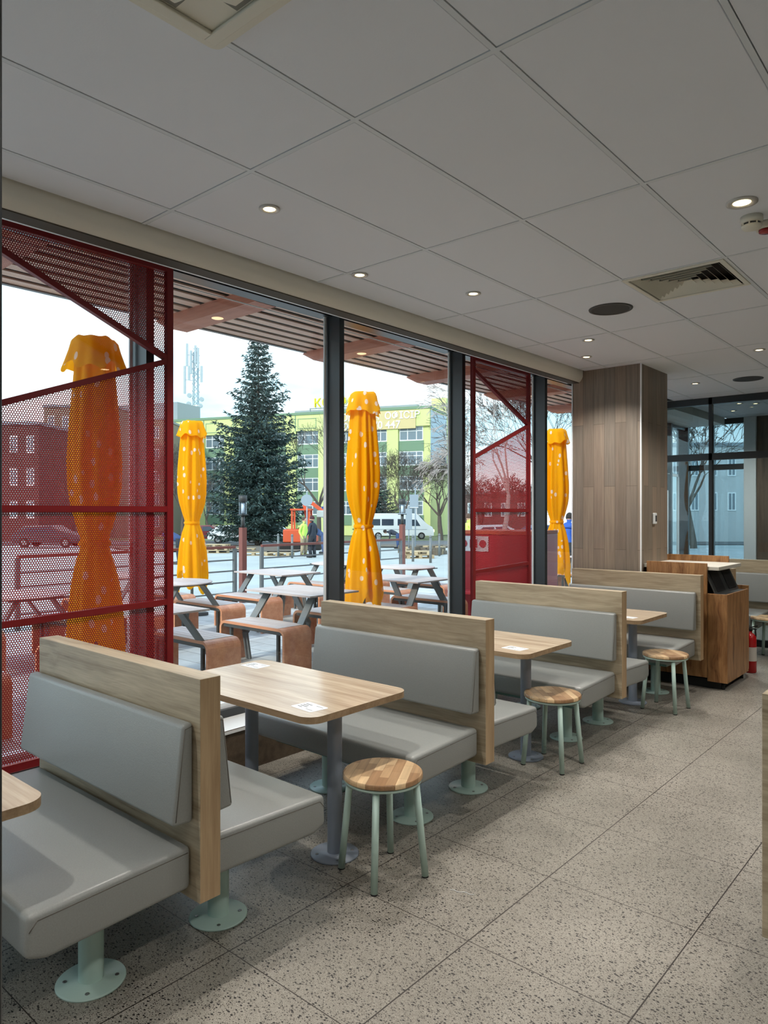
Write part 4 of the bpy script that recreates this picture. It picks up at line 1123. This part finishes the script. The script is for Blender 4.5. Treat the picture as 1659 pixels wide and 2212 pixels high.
# ------------------------------------------------------------------ signs, bollards, pallets
M_signb = mat('grey sign back', (146, 158, 168), .5)
q = at(663, 38); t = empty('round_road_sign', (q.x, q.y, q.z), 'round grey sign seen from behind above the two workers', 'road sign', rz=YAW)
MB().cyl((0, 0, 0), (0, 0, 3.2), .035, M_signb, 10).build('post', t); MB().cyl((0, -.04, 2.75), (0, -.06, 2.75), .31, M_signb, 28).build('plate', t)
q = at(893, 38); t = empty('rectangular_road_sign', (q.x, q.y, q.z), 'grey rectangular sign back, the upper one right of the lamp post', 'road sign', rz=YAW)
MB().cyl((.1, 0, 0), (.1, 0, 3.4), .035, M_signb, 10).build('post', t); MB().box((-.2, -.06, 2.35), (.26, -.04, 3.05), M_signb, .01, 2).box((-.2, -.064, 2.35), (.26, -.0601, 2.38), M_winw).build('plate', t)
q = at(883, 36); t = empty('tall_road_sign', (q.x, q.y, q.z), 'tall narrow sign back below and left of the rectangular sign', 'road sign', rz=YAW)
MB().cyl((0, 0, 0), (0, 0, 2.4), .03, M_signb, 10).build('post', t); MB().box((-.16, -.06, 1.2), (.16, -.04, 2.25), M_signb, .01, 2).build('plate', t)
q = at(699, 52); t = empty('blue_road_sign', (q.x, q.y, q.z), 'narrow blue sign at the left edge of the first mullion', 'road sign', rz=YAW)
MB().cyl((0, 0, 0), (0, 0, 2.9), .03, M_signb, 10).build('post', t); MB().box((-.15, -.06, 2.0), (.15, -.04, 2.8), mat('sign blue', (30, 80, 180), .5), .01, 2).build('plate', t)
bp = None
for i, (px, d) in enumerate([(601, 33), (631, 31), (892, 28), (930, 27), (949, 33), (820, 30), (816, 33)]):
    q = at(px, d)
    if bp is None:
        bp = empty('bollard', q, 'low grey bollard on the pale square', 'bollard', 'grey bollards on the pale square')
        MB().cyl((0, 0, 0), (0, 0, .95), .05, M_gunm, 14).build('post', bp); MB().lathe([(.055, .95), (.055, .99), (.03, 1.03), (.005, 1.04)], M_gunm, n=14).build('cap', bp)
    else: inst(bp, q, 'low grey bollard on the pale square')
M_pal = wood('pallet wood', (150, 128, 96), (206, 188, 152), 0, .7)
def make_pallet():
    t = empty('pallet', (0, 0, 0), 'x', 'pallet', 'wooden pallets on the square')
    b = MB()
    for k in range(6): b.box((-.6, -.4 + k * .15, .12), (.6, -.4 + k * .15 + .10, .145), M_pal)
    b.build('deck_boards', t)
    b = MB()
    for y in (-.35, 0, .35):
        for x in (-.52, 0, .52): b.box((x - .07, y - .05, .02), (x + .07, y + .05, .12), M_pal)
        b.box((-.6, y - .05, 0), (.6, y + .05, .02), M_pal)
    b.build('blocks', t)
    return t
pl = None
for i, (px, d, dz, lab) in enumerate([(548, 34, 0, 'wooden pallet in the middle of the row behind the railing'), (604, 33.5, 0, 'rightmost wooden pallet behind the railing'),
                                      (470, 37, 0, 'bottom pallet of the left pile behind the railing'), (472, 37, .15, 'middle pallet of the left pile behind the railing'), (468, 37, .30, 'top pallet of the left pile behind the railing'),
                                      (528, 40, .0, 'pallet at the right end of the left pile'), (905, 31, 0, 'lower pallet right of the tall sign'), (900, 31, .16, 'upper pallet right of the tall sign')]):
    q = at(px, d, dz)
    if pl is None: pl = make_pallet(); pl.location = q; pl['label'] = lab; pl.rotation_euler = (0, 0, vdir + .1)
    else: inst(pl, q, lab, rz=vdir + random.Random(i).uniform(-.25, .25))
# rubble heap near the van
rnd = random.Random(3); b = MB()
for k in range(90):
    q = at(rnd.uniform(870, 960), rnd.uniform(34, 37)); s_ = rnd.uniform(.06, .2); b.box((q.x - s_, q.y - s_, q.z), (q.x + s_, q.y + s_, q.z + rnd.uniform(.08, .4)), M_soil if k % 3 else M_pal)
o = b.build('rubble_heap'); tag(o, 'heap of rubble and boards below the white van', 'rubble', kind='stuff')

# ------------------------------------------------------------------ red play counter beyond the far screen
q0 = far(988, 10.6); q1 = far(1150, 9.9); v = q1 - q0
t = empty('red_play_counter', (q0.x, q0.y, 0), 'red outdoor play counter with white panel beyond the far red screen', 'play house', rz=math.atan2(v.y, v.x))
M_playr = mat('glossy play red', (176, 40, 52), .35)
L_ = v.length
MB().box((0, 0, 0), (L_, .9, 1.30), M_playr, .01, 2).build('body', t)
MB().box((0, -.02, 1.30), (L_, .9, 1.35), mat('orange counter edge', (206, 96, 60), .5)).build('counter_top', t)
pn = MB().box((.02, -.015, 1.05), (.52, -.001, 1.27), M_paper).build('white_panel', t)
MB().cyl((.12, -.015, 1.16), (.12, -.022, 1.16), .055, M_playr, 24).build('round_button', pn); MB().cyl((.43, -.015, 1.16), (.43, -.022, 1.16), .055, M_playr, 24).build('round_button', pn)
MB().box((.22, -.022, 1.10), (.34, -.015, 1.22), M_playr).build('square_button', pn)
MB().box((0, -.3, .45), (L_ * .6, -.0, .49), M_playr, .005).build('shelf', t)

# ------------------------------------------------------------------ people
M_skin = mat('skin', (206, 160, 136), .6); M_hair = mat('dark hair', (40, 32, 28), .8)
def person(loc, rz, label, bend, top, legs, shoes, hat=None, h=1.76):
    """bend: 0 upright, 1 bent forward at the hips; faces local +x"""
    t = empty('person', loc, label, 'person', rz=rz)
    s_ = h / 1.76; th = bend * R(88)
    def up(z, x=0, y=0):      # a torso point, z above the hip, tilted forward at the hip
        return Vector((math.sin(th) * z + math.cos(th) * x, y, .93 + math.cos(th) * z - math.sin(th) * x)) * s_
    V = []; E_ = []; Rr = []
    def add(p, r, frm=None):
        V.append(p); Rr.append(r * s_)
        if frm is not None: E_.append((frm, len(V) - 1))
        return len(V) - 1
    pel = add(up(0), .15)
    w1 = add(up(.2), .14, pel); ch = add(up(.38), .165, w1); sh = add(up(.50), .11, ch); nk = add(up(.57, .01), .055, sh)
    hd0 = add(up(.64, .03), .075, nk); hd1 = add(up(.73, .035), .095, hd0); hd2 = add(up(.80, .02), .08, hd1)
    for y in (-1, 1):
        hp = add(Vector((-.02 * bend, y * .10, .86)) * s_, .10, pel)
        kn = add(Vector((.05 + .03 * y - .10 * bend, y * .12, .48)) * s_, .07, hp); an = add(Vector((-.03 * bend - .02, y * .13, .10)) * s_, .048, kn); add(Vector((.14, y * .15, .045)) * s_, .04, an)
        s1_ = add(up(.46, 0, y * .19), .07, sh)
        if bend > .4:
            e_ = add(up(.40, .26, y * .22) , .05, s1_); hnd = add(up(.42, .50, y * .16), .035, e_)
        else:
            e_ = add(up(.18, -.03 + .03 * y, y * .25), .052, s1_); hnd = add(up(-.02 + .06 * y, .10, y * .24), .035, e_)
        for k in range(5):
            pd = (V[hnd] - V[e_]).normalized(); add(V[hnd] + pd * (.07 if k < 4 else .03) * s_ + Vector((0, (k - 1.5) * .014 if k < 4 else -y * .035, 0)), .008, hnd)
    me = bpy.data.meshes.new('body'); me.from_pydata([tuple(v) for v in V], E_, [])
    o = bpy.data.objects.new('body', me); COL.objects.link(o); o.parent = t
    sk = o.modifiers.new('skin', 'SKIN'); sv = me.skin_vertices[0].data
    for i, r in enumerate(Rr): sv[i].radius = (r, r * (1.15 if i in (1, 2) else 1.0))
    sv[0].use_root = True
    sb = o.modifiers.new('sub', 'SUBSURF'); sb.levels = 1; sb.render_levels = 2; sk.use_smooth_shade = True
    me.materials.append(top)
    # clothing and hair as shells
    b = MB()
    for y in (-1, 1):
        b.cyl(Vector((-.02 * bend, y * .095, .93)) * s_, Vector((.05 + .03 * y - .10 * bend, y * .12, .48)) * s_, .118 * s_, legs, 14, .085 * s_)
        b.cyl(Vector((.05 + .03 * y - .10 * bend, y * .12, .48)) * s_, Vector((-.03 * bend - .02, y * .13, .09)) * s_, .085 * s_, legs, 14, .068 * s_)
    b.build('trousers', t)
    for y in (-1, 1): MB().box(Vector((-.08, y * .14 - .05, 0)) * s_, Vector((.20, y * .14 + .05, .10)) * s_, shoes, .03, 3).build('shoe', t)
    hc = up(.735, .035); b = MB()
    M = Matrix.Translation(hc) @ Matrix.Rotation(th, 4, 'Y')
    g_ = bmesh.ops.create_uvsphere(b.bm, u_segments=18, v_segments=12, radius=.103 * s_)
    for v in g_['verts']: v.co = M @ Vector((v.co.x * 1.05, v.co.y * .86, v.co.z * 1.18))
    b.mats.append(M_skin)
    for f_ in b.bm.faces: f_.smooth = True
    b.build('head', t)
    b = MB(); g_ = bmesh.ops.create_uvsphere(b.bm, u_segments=18, v_segments=12, radius=.112 * s_)
    for v in g_['verts']: v.co = M @ Vector((v.co.x * 1.03 - .018, v.co.y * .9, max(v.co.z, -.02 if hat else -.06) * 1.18 + .012))
    b.mats.append(hat or M_hair)
    for f_ in b.bm.faces: f_.smooth = True
    b.build('hat' if hat else 'hair', t)
    b = MB(); b.box(M @ Vector((.098, -.012, -.03)), M @ Vector((.125, .012, .005)), M_skin) if bend < .1 else None
    if bend < .1: b.build('nose', t)
    for y in (-1, 1):
        b = MB(); g_ = bmesh.ops.create_uvsphere(b.bm, u_segments=10, v_segments=8, radius=.035 * s_)
        hp_ = up(.42, .50, y * .16) if bend > .4 else up(-.02 + .06 * y, .10, y * .24)
        for v in g_['verts']: v.co = Vector((v.co.x, v.co.y * .6, v.co.z * 1.4)) + hp_
        b.mats.append(M_skin); b.build('hand', t)
    return t
M_hiv = mat('hi-vis jacket', (206, 240, 110), .7); M_navy = mat('navy jacket', (44, 50, 62), .7); M_blue = mat('blue work clothes', (52, 72, 112), .8)
M_tan = mat('tan trousers', (158, 142, 116), .8); M_dt = mat('dark trousers', (40, 42, 48), .8); M_knit = mat('brown knit hat', (84, 66, 54), .9)
face_r = math.atan2(RT.y, RT.x)
person(at(656, 33), face_r - .5, 'person in a lime hi-vis jacket and brown hat, standing behind the railing', 0, M_hiv, M_tan, M_knit, M_knit)
person(at(675, 31.5), face_r + 2.6, 'person in a dark padded jacket with hood, facing the hi-vis worker', 0, M_navy, M_dt, M_black, mat('wine hood', (74, 40, 44), .9), 1.8)
person(at(388, 26), face_r + math.pi * .95, 'person in blue work clothes bending down beside the near screen', .85, M_blue, M_dt, M_black)
person(at(698, 36), face_r + math.pi, 'person in blue bending down at the left edge of the first mullion', .7, M_blue, M_blue, M_black)
person(at(858, 44), face_r + math.pi, 'person in dark blue bending down in front of the white van', .9, M_navy, M_blue, M_black)
person(at(1012, 24), face_r + .4, 'person in a hi-vis jacket between the mullion and far red screen', 0, M_hiv, M_dt, M_black, M_knit)
person(at(1224, 20), face_r + 1.0, 'person in a blue jacket partly hidden by the last parasol', .2, mat('bright blue jacket', (40, 86, 170), .7), M_dt, M_black)
